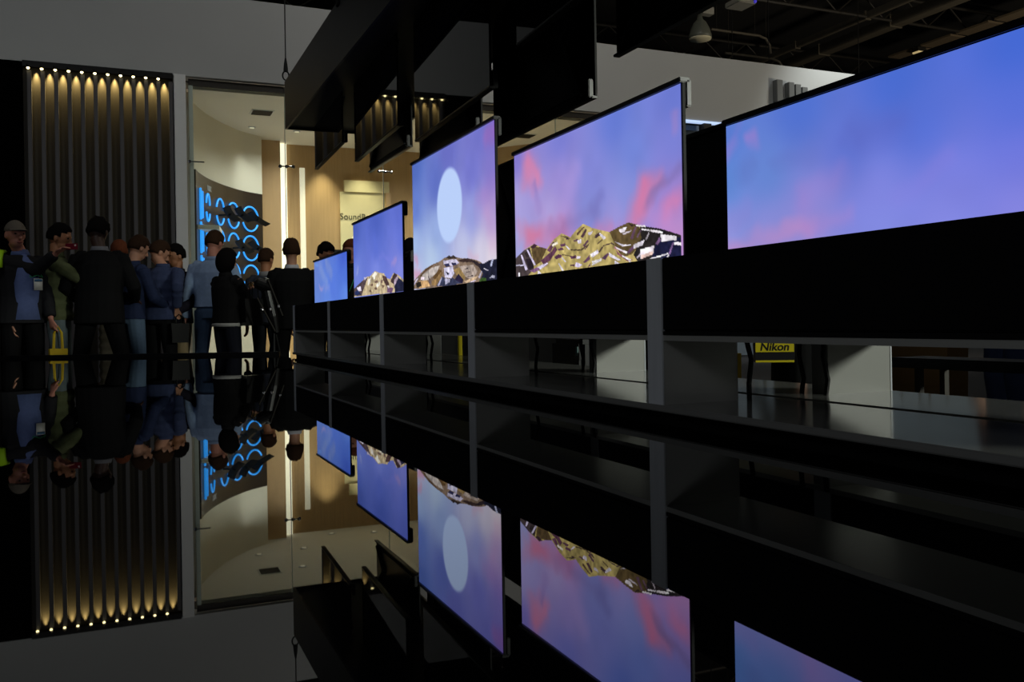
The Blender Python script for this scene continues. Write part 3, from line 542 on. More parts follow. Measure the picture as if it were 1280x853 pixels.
for side in (-1, 1):
    for k in range(5):
        yc = YC[k]; zt = TOPS[k]; y0, y1 = yc - TW / 2, yc + TW / 2
        t = thing('rollable_television', (FL if side < 0 else BL)[k], 'television', (mx(1.72, side), yc, 0.447), 'front row of rollable screens' if side < 0 else 'back row of rollable screens')
        ca, cb = DIV[k] + 0.043, DIV[k + 1] - 0.043
        obj('cabinet', sbox(1.59, 1.86, ca, cb, 0.45, 0.69, side, 0.004), M_BLACKSATIN, t)
        obj('speaker_front', sbox(1.57, 1.59, ca, cb, 0.463, 0.693, side, 0.003), M_FABRIC, t)
        obj('base_trim', sbox(1.57, 1.59, ca, cb, 0.448, 0.460, side), M_BLACK, t)
        obj('lid', sbox(1.80, 1.85, ca + 0.02, cb - 0.02, 0.69, 0.70, side, 0.002), M_BLACKSATIN, t)
        sp = obj('screen_panel', sbox(XS + 0.001, XS + 0.012, y0, y1, 0.70, zt, side), M_BLACK, t)
        obj('top_bar', sbox(XS - 0.012, XS + 0.03, y0 - 0.004, y1 + 0.004, zt - 0.004, zt + 0.014, side, 0.003), M_BLACKSATIN, t)
        obj('end_cap', sbox(XS + 0.014, XS + 0.036, y0 - 0.004, y0 + 0.03, zt - 0.085, zt + 0.008, side, 0.004), M_BLACKSATIN, t)
        lift_arms(t, side, yc, 0.72, zt - 0.03, k)
        if side < 0:
            pic = picture_mesh(k + 1, XS - 0.001, y0 + 0.008, y1 - 0.008, 0.705, zt - 0.006, *RES[k + 1], sp)

# ================================================================== HANGING BULKHEAD AND SCREENS
BZ = 2.455
bk = thing('hanging_bulkhead', 'long charcoal bulkhead hung from wires above the two rows of screens', 'bulkhead', (CX, 4.9, BZ))
obj('fascia', box(1.515, 1.535, -1.2, 9.1, BZ, 2.93), M_FASCIA, bk)
obj('fascia', box(2.57, 2.59, -1.2, 9.1, BZ, 2.93), M_FASCIA, bk)
obj('end_panel', box(1.536, 2.569, 9.08, 9.1, BZ, 2.93), M_FASCIA, bk)
obj('soffit', box(1.536, 2.569, -1.2, 9.079, BZ + 0.02, BZ + 0.04), M_UNDER, bk)
obj('bracket', box(1.50, 1.53, 6.6, 6.68, 2.88, 2.99, 0.004), M_BLACK, bk)
for k in range(2):
    y = (9.07, 2.0)[k]
    w = thing('suspension_wire', ['thin steel wire with a gripper holding the far corner of the bulkhead', 'thin steel wire holding the near part of the bulkhead'][k], 'wire', (1.525, y, 2.93), None)
    obj('wire', tube([(1.525, y, 3.14), (1.525, y, 10.6)], 0.006, 6), M_WIRE, w)
    bm = BM(); loft(bm, [(1.525, y, 3.03), (1.525, y, 3.10), (1.525, y, 3.16)], [0.024, 0.018, 0.008], 8); obj('gripper', bm, M_BLACK, w)
    ring = [(1.525 + 0.032 * math.cos(a), y, 2.985 + 0.045 * math.sin(a)) for a in [2 * PI * q / 14 for q in range(15)]]
    obj('hook_ring', tube(ring, 0.008, 6), M_BLACK, w)
HB_Z = [2.06, 1.852, 1.70, 1.852, 2.055]
HF = ['dark hanging screen over the large sky screen', 'dark hanging screen over the golden hills screen', 'tallest dark hanging screen, over the moon screen, mirroring the pale header', 'dark hanging screen over the small tiled peak screen, mirroring gold slat lights', 'farthest dark hanging screen, nearest to the suspension wire']
HBk = ['black back of the hanging screen at the top right, beside the bell lamp', 'black back of a hanging screen at the top, left of the bell lamp', 'black back of a hanging screen between the moon and golden hills screens', 'black back of a hanging screen above the moon screen, upper left corner', 'black back of a hanging screen with a slanted lift arm, above the tiled peak screen']
for side in (-1, 1):
    for k in range(5):
        yc = YC[k]; zb = HB_Z[k]; y0, y1 = yc - TW / 2, yc + TW / 2
        t = thing('hanging_television', (HF if side < 0 else HBk)[k], 'television', (mx(XS, side), yc, zb), 'front row of hanging screens' if side < 0 else 'back row of hanging screens')
        obj('screen_panel', sbox(XS, XS + 0.012, y0, y1, zb, BZ + 0.019, side), M_SCREEN_OFF if side < 0 else M_BLACK, t)
        if side > 0: obj('back_plate', sbox(XS + 0.0125, XS + 0.02, y0 + 0.04, y1 - 0.04, zb + 0.05, BZ + 0.015, side), M_BLACKSATIN, t)
        obj('bottom_bar', sbox(XS - 0.004, XS + 0.034, y0, y1, zb - 0.012, zb + 0.002, side, 0.003), M_BLACKSATIN, t)
        obj('end_cap', sbox(XS + 0.0215, XS + 0.05, y0 + 0.004, y0 + 0.04, zb - 0.008, zb + 0.09, side, 0.004), M_BLACKSATIN, t)
        lift_arms(t, side, yc, zb + 0.03, BZ, k)
        if side < 0: t.rotation_euler = (0, 0, -0.036)

# ================================================================== NEON WALL
np_ = thing('neon_display', 'dark curved wall panel with rows of blue neon rings', 'display', (2.2, 19.9, 1.0))
obj('panel', curved_strip(1.24, 2.90, 0.0, 0.06, 1.0, 3.47), M_PANELDARK, np_)
def ring_arc(x, z, r, a0, a1, sq=1.0):
    p, d, n = curve_at(x); pts = []
    for q in range(17):
        a = a0 + (a1 - a0) * q / 16
        v = p + d * (r * sq * math.cos(a)) + n * 0.085
        pts.append((v.x, v.y, z + r * math.sin(a)))
    return tube(pts, 0.019, 8, 0.5)
for x, h in ((1.325, 0.30), (1.37, 0.26)):
    for z in (2.87, 2.22, 1.57):
        p, d, n = curve_at(x); v = p + n * 0.085
        obj('neon_bar', tube([(v.x, v.y, z - h), (v.x, v.y, z + h)], 0.022, 8, 0.5), E_BLUE, np_)
for x, sq in ((1.51, 0.5), (1.81, 0.8), (2.14, 1.0), (2.57, 1.0)):
    for z in (2.87, 2.22, 1.57):
        R_ = 0.27 if x > 1.5 else 0.28
        obj('neon_ring', ring_arc(x, z, R_, 0.22, PI * 0.9, sq), E_BLUE, np_)
        obj('neon_ring', ring_arc(x, z, R_, PI * 1.12, PI * 1.86, sq), E_BLUE, np_)
p, d, n = curve_at(1.55)
text_obj('lettering', '1000R', 0.16, M_ALU, basis((d.x, d.y, 0), (0, 0, 1), (p.x + n.x * 0.065 - d.x * 0.1, p.y + n.y * 0.065 - d.y * 0.1, 3.22)), np_, 0.003)
MON = [(1.80, 2.80, 0), (2.13, 2.86, 1), (2.55, 2.83, 2), (2.13, 2.17, 3), (2.55, 2.19, 4)]
for x, z, k in MON:
    p, d, n = curve_at(x); cx = p + n * 0.34
    m = thing('curved_monitor', ['dark curved monitor before the upper left neon rings', 'dark curved monitor before the upper middle neon ring', 'dark curved monitor before the upper right neon ring', 'dark curved monitor before the second row middle neon ring', 'dark curved monitor before the second row right neon ring'][k], 'monitor', (cx.x, cx.y, z), 'dark curved monitors on the neon wall')
    bm = BM(); A = []; B = []
    for q in range(9):
        s = (q / 8 - 0.5); off = 0.20 * (s * s)
        A.append((s * 0.62, off, z + 0.05 - s * 0.22)); B.append((s * 0.62, off + 0.0, z + 0.0 - s * 0.22))
    vs = []
    for (s, o_, zz), (s2, o2, z2) in zip(A, B):
        row = []
        for (ss, oo, zq, dep) in ((s, o_, zz, 0.0), (s, o_, zz, -0.03), (s2, o2, z2, 0.10), (s2, o2, z2, 0.13)):
            v = cx + d * ss + n * (oo - dep); row.append(bm.verts.new((v.x, v.y, zq)))
        vs.append(row)
    for a, b in zip(vs[:-1], vs[1:]):
        for q in range(4): bm.faces.new((a[q], a[(q + 1) % 4], b[(q + 1) % 4], b[q]))
    bm.faces.new(vs[0]); bm.faces.new(vs[-1])
    obj('monitor_screen', bm, M_BLACK, m)
    obj('wall_arm', tube([tuple(p + n * 0.05) + (z,), tuple(p + n * 0.2 + d * 0.05) + (z + 0.01,), tuple(cx - n * 0.02) + (z,)], 0.02, 6), M_BLACK, m)
p, d, n = curve_at(1.5)
bm = BM(); prism(bm, [(1.33, 18.0), (1.72, 18.0), (1.86, 18.9), (1.62, 18.95)], 2.36, 2.44)
tag(base_obj('display_shelf', bm, M_POST, (1.6, 18.4, 2.36)), 'pale grey shelf across the left end of the neon wall', 'shelf')
# ================================================================== PEOPLE
tmp_scene = bpy.data.scenes.new('voxel_workshop')
def voxel(bm, size, smooth_it=2):
    me = bpy.data.meshes.new('voxel_source'); bmesh.ops.recalc_face_normals(bm, faces=bm.faces[:]); bm.to_mesh(me); bm.free()
    o = bpy.data.objects.new('voxel_source', me); tmp_scene.collection.objects.link(o)
    r = o.modifiers.new('r', 'REMESH'); r.mode = 'VOXEL'; r.voxel_size = size
    if smooth_it:
        s = o.modifiers.new('s', 'SMOOTH'); s.factor = 0.5; s.iterations = smooth_it
    vl = tmp_scene.view_layers[0]; vl.update()
    out = bpy.data.meshes.new_from_object(o.evaluated_get(vl.depsgraph))
    bpy.data.objects.remove(o); bpy.data.meshes.remove(me)
    return out
def place(name, me, m, parent):
    me.name = name; me.materials.clear(); me.materials.append(m); me.shade_smooth()
    o = bpy.data.objects.new(name, me); C.objects.link(o); o.parent = parent
    return o
def cloth(name, col, rough=0.85):
    return mat('cloth_' + name, col, rough, var=0.18, scale=26, spec=0.2)
SKIN = {'dark': mat('shaded_skin', (70, 46, 34), 0.55, var=0.06, scale=20), 'light': mat('light_skin', (205, 150, 120), 0.55, var=0.06, scale=20), 'tan': mat('tan_skin', (190, 130, 92), 0.5, var=0.06, scale=20), 'ruddy': mat('ruddy_skin', (196, 132, 110), 0.55, var=0.08, scale=20)}  # the first tone has backlit shade put into its colour
HAIR = {'black': mat('black_hair', (16, 13, 12), 0.9, var=0.4, spec=0.1, scale=60, stretch=(1, 1, 0.2)), 'brown': mat('brown_hair', (58, 40, 28), 0.9, var=0.4, spec=0.1, scale=60, stretch=(1, 1, 0.2)), 'red': mat('red_brown_hair', (104, 56, 36), 0.9, var=0.4, spec=0.1, scale=60, stretch=(1, 1, 0.2)), 'grey': mat('grey_hair', (110, 108, 104), 0.9, var=0.3, spec=0.1, scale=60, stretch=(1, 1, 0.2))}
M_EYE = mat('eye', (26, 20, 18), 0.15); M_LIP = mat('lips', (150, 82, 74), 0.5); M_SHOE = mat('black_leather', (14, 13, 13), 0.35)

def ik(S, H, l1, l2, hint):
    d = H - S; L = min(d.length, (l1 + l2) * 0.995); dn = d.normalized(); H2 = S + dn * L
    a = (l1 * l1 - l2 * l2 + L * L) / (2 * L); h = math.sqrt(max(0, l1 * l1 - a * a))
    n = hint - dn * hint.dot(dn); n.normalize()
    return S + dn * a + n * h, H2

def person(label, x, y, face, H=1.75, lean=0, headyaw=0, headpitch=0, rh=None, lh=None, stance=0.10, hair=('short', 'black'), skin='light',
           top=('black', (14, 14, 15)), hem=0.88, quilt=0.0, legs=('black', (14, 14, 15)), shirt=None, sleeves=True, bulk=1.0, vox=0.011, step=0.0, shirt_w=1.0, skirt=False, bare_legs=False, grip=0.6, head_off=0.0, beard=False, group=None, bare_ankle=False):
    k = H / 1.75
    root = thing('person', label, 'person', (x, y, FLOOR), group)
    root.rotation_euler = (0, 0, -math.radians(face))
    ln = math.radians(lean); hipc = Vector((0, 0, 0.95))
    Rl = Matrix.Rotation(-ln, 3, 'X')
    def up(p, f=1.0):
        p = Vector(p); return hipc + Rl @ (p - hipc) if f == 1.0 else hipc + Matrix.Rotation(-ln * f, 3, 'X') @ (p - hipc)
    hd_c = up((head_off, 0.015, 1.635)); nk = up((0, 0, 1.47))
    Rh = Matrix.Rotation(-math.radians(headyaw), 3, 'Z') @ Matrix.Rotation(-ln * 0.35 - math.radians(headpitch), 3, 'X')
    hd_c = hd_c + (Rh @ Vector((0, 0, 0.1)) - Vector((0, 0, 0.1))) * 0.6
    def hp(v): return hd_c + Rh @ Vector(v)
    X_ = Vector((1, 0, 0))
    # joints
    shR, shL = up((0.18, 0, 1.395)), up((-0.18, 0, 1.395))
    if rh is None: rh = (0.27, 0.05, 0.80)
    if lh is None: lh = (-0.27, 0.05, 0.80)
    arms = []
    for sgn, S, T in ((1, shR, Vector(rh)), (-1, shL, Vector(lh))):
        E, W = ik(S, T, 0.29, 0.265, Vector((sgn * 0.5, -0.75, -0.5)))
        arms.append((sgn, S, E, W))
    hips = [Vector((s * 0.092, 0, 0.92)) for s in (1, -1)]
    ank = [Vector((s * stance, s * step, 0.085)) for s in (1, -1)]
    knee = [(hips[i] + ank[i]) / 2 + Vector((0.01 * (1, -1)[i], 0.035, 0.03)) for i in range(2)]
    # ---------------- body: one continuous surface
    bm = BM()
    loft(bm, [(0, 0, 0.90), (0, 0, 0.98), up((0, 0, 1.10)), up((0, 0.01, 1.25)), up((0, 0, 1.38)), up((0, 0, 1.45))], [(0.14, 0.095), (0.15, 0.10), (0.13, 0.09), (0.15, 0.10), (0.15, 0.09), (0.07, 0.06)], 14)
    loft(bm, [nk + (up((0, 0, 1.38)) - nk) * 0.6, nk, hp((0, -0.015, -0.06))], [0.062, 0.056, 0.056], 12)
    ellipsoid(bm, hp((0, 0.0, 0.02)), (0.076, 0.096, 0.108), 18, 12, None, Rh)
    ellipsoid(bm, hp((0, 0.022, -0.055)), (0.056, 0.066, 0.066), 14, 10, None, Rh)
    loft(bm, [hp((0, 0.088, 0.022)), hp((0, 0.103, -0.008)), hp((0, 0.112, -0.024)), hp((0, 0.088, -0.036))], [0.009, 0.012, 0.016, 0.012], 8)
    for s in (1, -1):
        ellipsoid(bm, hp((s * 0.078, -0.008, -0.004)), (0.012, 0.02, 0.034), 8, 6, None, Rh)
        loft(bm, [hp((s * 0.012, 0.092, 0.03)), hp((s * 0.05, 0.078, 0.032))], [0.010, 0.009], 6)
    for sgn, S, E, W in arms:
        loft(bm, [S + (up((0, 0, 1.40)) - S) * 0.3, S, (S + E) / 2, E, (E * 0.6 + W * 0.4), W], [0.05, 0.052, 0.044, 0.038, 0.036, 0.026], 10)
        fd = (W - E).normalized(); side_v = fd.cross(Vector((0, 0, 1)))
        if side_v.length < 0.2: side_v = Vector((0, 1, 0))
        side_v.normalize(); nrm = side_v.cross(fd).normalized()
        if abs(fd.z) > 0.8: side_v, nrm = Vector((0, 1, 0)), Vector((-sgn, 0, 0))
        K = W + fd * 0.085
        loft(bm, [W - fd * 0.01, W + fd * 0.03, K], [(0.026, 0.020), (0.036, 0.016), (0.040, 0.014)], 10, side_v)
        for q in range(4):
            b = K + side_v * (-0.029 + 0.0195 * q) - fd * 0.008
            ln_ = (0.066, 0.074, 0.070, 0.056)[q] if sgn > 0 else (0.056, 0.070, 0.074, 0.066)[q]
            pts = [b]; ang = 0
            for j in range(3):
                ang += grip * (0.5, 0.7, 0.5)[j]
                pts.append(pts[-1] + (fd * math.cos(ang) - nrm * math.sin(ang)) * ln_ * (0.45, 0.32, 0.23)[j])
            loft(bm, pts, [0.0095, 0.009, 0.0085, 0.0075], 7)
        tb = W + fd * 0.03 + side_v * 0.03
        loft(bm, [tb, tb + side_v * 0.022 + fd * 0.028 - nrm * 0.008, tb + side_v * 0.026 + fd * 0.058 - nrm * 0.02], [0.013, 0.0105, 0.0085], 7)
    for i in range(2):
        loft(bm, [hips[i] + Vector((0, 0, 0.03)), hips[i] * 0.6 + knee[i] * 0.4, knee[i], knee[i] * 0.65 + ank[i] * 0.35, ank[i]], [0.078, 0.068, 0.048, 0.047, 0.034], 10)
        loft(bm, [ank[i] + Vector((0, -0.05, -0.03)), ank[i] + Vector((0, 0.05, -0.045)), ank[i] + Vector((0, 0.14, -0.06))], [0.033, 0.034, 0.022], 8)
    for v in bm.verts: v.co *= k
    place('body', voxel(bm, vox, 1), SKIN[skin], root)
    # ---------------- clothes
    tm = cloth(*top); lm = cloth(*legs)
    def q_(i): return 1.0 + quilt * (i % 2)
    bm = BM(); b_ = bulk
    zs = [hem, 0.98, 1.08, 1.20, 1.32, 1.41, 1.455] if hem > 0.7 else [hem, 0.6, 0.8, 0.98, 1.08, 1.20, 1.32, 1.41, 1.455]
    base = {hem: (0.195, 0.138), 0.6: (0.19, 0.14), 0.8: (0.19, 0.14), 0.98: (0.182, 0.130), 1.08: (0.172, 0.125), 1.20: (0.185, 0.13), 1.32: (0.198, 0.128), 1.41: (0.165, 0.10), 1.455: (0.085, 0.075)}
    if quilt:
        zz = []; n = int((1.40 - hem) / 0.045)
        for i in range(n + 1): zz.append(hem + (1.40 - hem) * i / n)
        zz += [1.455]
        rr = []
        for i, z in enumerate(zz):
            keys = sorted(base); lo = max([q for q in keys if q <= z + 1e-6]); hi = min([q for q in keys if q >= z - 1e-6])
            t = 0 if hi == lo else (z - lo) / (hi - lo)
            rr.append(tuple((base[lo][j] * (1 - t) + base[hi][j] * t) * b_ * (1 + (quilt if i % 2 else -quilt * 0.6)) for j in range(2)))
        loft(bm, [up((0, 0, z)) if z > 0.95 else (0, 0, z) for z in zz], rr, 18, cap=0.05)
    else:
        loft(bm, [up((0, 0, z)) if z > 0.95 else (0, 0, z) for z in zs], [tuple(q * b_ for q in base[z]) for z in zs], 18, cap=0.05)
    if sleeves:
        for sgn, S, E, W in arms:
            cuff = W - (W - E).normalized() * (0.02 if sleeves is True else sleeves)
            n = 12; pts = []; rr = []
            path = [S + (up((0, 0, 1.40)) - S) * 0.35, S, E, cuff]; rad = [0.062, 0.068, 0.058, 0.046]
            for i in range(3):
                m_ = 7
                for j in range(m_ + (1 if i == 2 else 0)):
                    t = j / m_; pts.append(path[i].lerp(path[i + 1], t)); rr.append((rad[i] * (1 - t) + rad[i + 1] * t) * (0.6 + 0.4 * b_) * (1 + (quilt if (j % 2) else -quilt * 0.5)) + 0.0025 * math.sin(j * 2.3))
            loft(bm, pts, rr, 12, cap=0.15)
    for v in bm.verts: v.co *= k
    place('jacket' if hem > 0.6 else 'coat', voxel(bm, vox * 1.1, 1), tm, root)
    # collar
    bm = BM()
    loft(bm, [up((0, -0.005, 1.445)), up((0, -0.008, 1.475)), up((0, -0.012, 1.50))], [(0.088, 0.08), (0.076, 0.072), (0.068, 0.066)], 16, cap=0)
    for v in bm.verts: v.co *= k
    bmesh.ops.recalc_face_normals(bm, faces=bm.faces[:])
    me = bpy.data.meshes.new('collar'); bm.to_mesh(me); bm.free()
    place('collar', me, cloth(*shirt) if shirt else tm, root)
    if shirt:
        bm = BM()
        loft(bm, ([up((0, 0.09 * b_, 0.87))] if shirt_w > 1 else []) + [up((0, 0.085 * b_, 1.02)), up((0, 0.108 * b_, 1.2)), up((0, 0.098 * b_, 1.34)), up((0, 0.062, 1.455))], ([(0.09 * shirt_w, 0.06)] if shirt_w > 1 else []) + [(0.075 * shirt_w, 0.04 * shirt_w), (0.078 * shirt_w, 0.04 * shirt_w), (0.065 * shirt_w, 0.036 * shirt_w), (0.03, 0.02)], 12, cap=0.1)
        for v in bm.verts: v.co *= k
        bmesh.ops.recalc_face_normals(bm, faces=bm.faces[:])
        me = bpy.data.meshes.new('shirt_front'); bm.to_mesh(me); bm.free(); place('shirt_front', me, cloth(*shirt), root)
    # trousers
    bm = BM()
    loft(bm, [(0, 0, 0.86), (0, 0, 0.93), (0, 0, 1.02)], [(0.165, 0.115), (0.172, 0.122), (0.16, 0.112)], 16, cap=0.1)
    if skirt:
        loft(bm, [(0, 0, 0.95), (0, 0, 0.7), (0, 0, 0.40)], [(0.17, 0.12), (0.19, 0.14), (0.2, 0.15)], 16, cap=0.05)
    for i in range(0 if bare_legs else 2):
        end = ank[i] + Vector((0, 0, -0.02 if not bare_ankle else 0.12))
        loft(bm, [hips[i] + Vector((0, 0, 0.02)), hips[i] * 0.6 + knee[i] * 0.4, knee[i], (knee[i] + end) / 2 + Vector((0, -0.008, 0)), end], [0.095, 0.088, 0.070, 0.066, 0.060], 12, cap=0.05)
    for v in bm.verts: v.co *= k
    place('trousers' if not skirt else 'skirt', voxel(bm, vox * 1.1, 1), lm, root)
    for i in range(2):
        bm = BM(); a = ank[i]
        loft(bm, [a + Vector((0, -0.075, -0.045)), a + Vector((0, -0.02, -0.035)), a + Vector((0, 0.07, -0.048)), a + Vector((0, 0.155, -0.058)), a + Vector((0, 0.185, -0.062))], [(0.034, 0.036), (0.042, 0.046), (0.044, 0.034), (0.042, 0.024), (0.026, 0.018)], 12)
        for v in bm.verts:
            v.co.z = max(v.co.z, 0.004); v.co *= k
        bmesh.ops.recalc_face_normals(bm, faces=bm.faces[:])
        me = bpy.data.meshes.new('shoe'); bm.to_mesh(me); bm.free(); place('shoe', me, M_SHOE if not bare_ankle else cloth('red shoe', (120, 40, 34)), root)
    # ---------------- head dress and face
    style, colr = hair
    rnd = random.Random(int(1000 * abs(x + y)))
    bm = BM()
    def hf(d):
        front = d.y; hl = 0.42 - 0.12 * d.x * d.x
        if style == 'cap': return 1.10 if d.z > 0.18 else 0.8
        if style == 'bob':
            if d.y > 0.35 and d.z < 0.45: return 0.75
            return 1.13 + 0.02 * rnd.random()
        if d.y > 0.30 and d.z < hl: return 0.78
        if d.z < -0.45 or (abs(d.x) > 0.75 and d.z < -0.05 and d.y > -0.2): return 0.8
        return 1.10 + (0.16 if style == 'curly' else 0.06) * rnd.random() + (0.08 if d.z > 0.45 and d.y > -0.6 else 0)
    if style == 'bob': ellipsoid(bm, hp((0, -0.012, -0.012)), (0.104, 0.112, 0.138), 22, 16, hf, Rh)
    else: ellipsoid(bm, hp((0, -0.008, 0.018)), (0.08, 0.1, 0.108), 22, 16, hf, Rh)
    for v in bm.verts: v.co *= k
    bmesh.ops.recalc_face_normals(bm, faces=bm.faces[:])
    me = bpy.data.meshes.new('cap' if style == 'cap' else 'hair'); bm.to_mesh(me); bm.free()
    ho = place('cap_crown' if style == 'cap' else 'hair', me, cloth('cap', (112, 104, 92)) if style == 'cap' else HAIR[colr], root)
    if style == 'cap':
        bm = BM(); P_ = []
        for i in range(9):
            a = PI * (0.16 + 0.68 * i / 8); P_.append((math.cos(a), math.sin(a)))
        lo = [bm.verts.new(hp((0.082 * c, 0.085 * s, 0.055))) for c, s in P_]; hi_ = [bm.verts.new(hp((0.082 * c, 0.085 * s + 0.085 * s, 0.045 - 0.012 * c * c))) for c, s in P_]
        lo2 = [bm.verts.new(hp((0.082 * c, 0.085 * s, 0.061))) for c, s in P_]; hi2 = [bm.verts.new(hp((0.082 * c, 0.085 * s + 0.085 * s, 0.051 - 0.012 * c * c))) for c, s in P_]
        for i in range(8):
            bm.faces.new((lo[i], lo[i + 1], hi_[i + 1], hi_[i])); bm.faces.new((lo2[i], hi2[i], hi2[i + 1], lo2[i + 1])); bm.faces.new((hi_[i], hi_[i + 1], hi2[i + 1], hi2[i]))
        for v in bm.verts: v.co *= k
        bmesh.ops.recalc_face_normals(bm, faces=bm.faces[:])
        me = bpy.data.meshes.new('visor'); bm.to_mesh(me); bm.free(); place('visor', me, cloth('cap', (112, 104, 92)), root)
    if beard:
        bm = BM(); ellipsoid(bm, hp((0, 0.03, -0.068)), (0.062, 0.068, 0.062), 16, 10, lambda d: 1.0 if d.z < 0.35 else 0.7, Rh)
        for v in bm.verts: v.co *= k
        bmesh.ops.recalc_face_normals(bm, faces=bm.faces[:]); me = bpy.data.meshes.new('beard'); bm.to_mesh(me); bm.free(); place('beard', me, HAIR[colr], root)
    for s in (1, -1):
        bm = BM(); ellipsoid(bm, hp((s * 0.032, 0.082, 0.014)), (0.013, 0.009, 0.008), 8, 6, None, Rh)
        for v in bm.verts: v.co *= k
        me = bpy.data.meshes.new('eye'); bm.to_mesh(me); bm.free(); place('eye', me, M_EYE, root)
    bm = BM(); ellipsoid(bm, hp((0, 0.088, -0.062)), (0.024, 0.010, 0.009), 10, 6, None, Rh)
    for v in bm.verts: v.co *= k
    me = bpy.data.meshes.new('lips'); bm.to_mesh(me); bm.free(); place('lips', me, M_LIP, root)
    fr = Matrix.Translation((x, y, FLOOR)) @ Matrix.Rotation(-math.radians(face), 4, 'Z')
    info = {}
    for nm, (sgn, S, E, W) in (('R', arms[0]), ('L', arms[1])):
        info[nm] = fr @ ((W + (W - E).normalized() * 0.075) * k)
        info[nm + 'd'] = (fr.to_3x3() @ (W - E)).normalized()
    info['up'] = lambda p: (up(p) * k)
    return root, info
def part_local(name, bm, m, root):
    bmesh.ops.recalc_face_normals(bm, faces=bm.faces[:])
    me = bpy.data.meshes.new(name); bm.to_mesh(me); bm.free()
    return place(name, me, m, root)
def lanyard(root, info, col, yb=0.155, zb=1.08, badge=(225, 225, 215), dx=0.0):
    up = info['up']
    bm = BM()
    loft(bm, [up((-0.07, -0.03, 1.475)), up((-0.075, 0.07, 1.42)), up((-0.05 + dx, yb - 0.02, 1.25)), up((dx, yb, zb + 0.03))], [0.007] * 4, 6)
    loft(bm, [up((0.07, -0.03, 1.475)), up((0.075, 0.07, 1.42)), up((0.05 + dx, yb - 0.02, 1.25)), up((dx, yb, zb + 0.03))], [0.007] * 4, 6)
    l = part_local('lanyard', bm, cloth('lanyard %s' % (col,), col), root)
    bm = BM(); c = up((dx, yb + 0.006, zb - 0.05)); bx(bm, c.x - 0.05, c.x + 0.05, c.y - 0.004, c.y + 0.004, c.z - 0.075, c.z + 0.065)
    b = part_local('badge', bm, mat('white_badge', badge, 0.5), root)
    bm = BM(); bx(bm, c.x - 0.045, c.x + 0.045, c.y + 0.0042, c.y + 0.006, c.z + 0.03, c.z + 0.06)
    q = part_local('badge_band', bm, mat('blue_badge_band', (70, 120, 160), 0.5), b)

BLACK = ('black', (13, 13, 14)); JEANS = ('blue denim', (82, 104, 134)); NAVY = ('navy', (40, 50, 80))
r_, i_ = person('man in a beige cap and open dark jacket raising a red phone', -1.14, 12.46, 152, 2.365, 0, 0, 4, rh=(-0.16, 0.34, 1.46), lh=(-0.17, 0.20, 0.87), hair=('cap', 'grey'), skin='ruddy', top=('charcoal', (34, 34, 36)), hem=0.84, shirt=('denim blue shirt', (100, 116, 165)), shirt_w=1.45, legs=BLACK, bulk=1.15, head_off=0.05)
lanyard(r_, i_, (60, 150, 100), 0.20, 1.24, dx=-0.06)
CAPMAN = i_
r_, i_ = person('man in an olive puffer jacket with a green lanyard looking at his phone', -0.76, 12.68, 96, 2.365, 0, 8, 14, rh=(0.12, 0.46, 1.33), lh=(-0.06, 0.44, 1.36), hair=('short', 'black'), skin='tan', top=('olive', (92, 98, 66)), hem=0.86, quilt=0.06, legs=('worn grey denim', (106, 118, 120)), sleeves=0.2, bulk=1.0)
lanyard(r_, i_, (50, 190, 120), 0.165, 1.1)
OLIVE = i_
person('tall man in a black suit, back turned, legs apart, before the beige coat', -0.27, 12.34, 14, 2.44, 5, 10, 20, rh=(0.24, 0.26, 1.02), lh=(-0.24, 0.26, 1.02), stance=0.23, hair=('curly', 'black'), skin='dark', head_off=-0.03, top=('black suit', (12, 12, 13)), hem=0.80, legs=('black suit', (12, 12, 13)), shirt=('shaded white shirt', (120, 120, 124)), bulk=1.15)  # skin darkened to paint in the shade of a backlit head
person('person with red-brown hair in a long beige puffer coat behind the tall suited man', -0.02, 13.75, -15, 2.27, 2, 0, 10, hair=('short', 'red'), skin='light', top=('beige puffer', (206, 194, 160)), hem=0.30, quilt=0.05, legs=('grey cloth', (90, 88, 84)), bulk=1.2, rh=(0.2, 0.24, 1.0), lh=(-0.2, 0.24, 1.0))
person('dark-haired person in a navy top and blue jeans beside the tall suited man', 0.08, 12.86, 60, 2.27, 6, 0, 20, rh=(0.14, 0.36, 1.02), lh=(-0.1, 0.36, 1.02), hair=('short', 'brown'), skin='light', top=NAVY, hem=0.90, legs=('pale blue denim', (96, 118, 142)))
r_, i_ = person('bearded man in a navy quilted jacket, seen from behind, holding a black bag', 0.45, 13.02, 38, 2.25, 9, 35, 24, rh=(0.24, -0.04, 1.02), lh=(-0.15, 0.36, 1.0), hair=('short', 'brown'), skin='light', top=('navy quilt', (62, 72, 104)), hem=0.90, quilt=0.035, legs=BLACK, bulk=1.08, head_off=-0.11, beard=True)
QUILT = i_
r_, i_ = person('man in a dark jacket, striped puffer and khaki trousers facing left', 0.72, 13.5, -125, 2.2, 0, 10, 8, rh=(0.16, 0.28, 1.0), lh=(-0.22, 0.24, 0.98), hair=('short', 'black'), skin='tan', top=('dark plum navy', (30, 28, 40)), hem=0.88, quilt=0.02, legs=('khaki', (168, 148, 112)), shirt=('dark striped puffer', (64, 66, 64)))
lanyard(r_, i_, (120, 110, 80), 0.165, 1.16, dx=0.03)
person('man in a light blue shirt and blue jeans with his back turned', 1.15, 13.12, 22, 2.38, 3, 18, 20, rh=(0.20, 0.32, 1.05), lh=(-0.28, 0.0, 0.845), stance=0.13, step=0.05, hair=('short', 'brown'), skin='ruddy', top=('light blue shirt', (160, 184, 218)), hem=0.97, legs=JEANS, bulk=1.05)
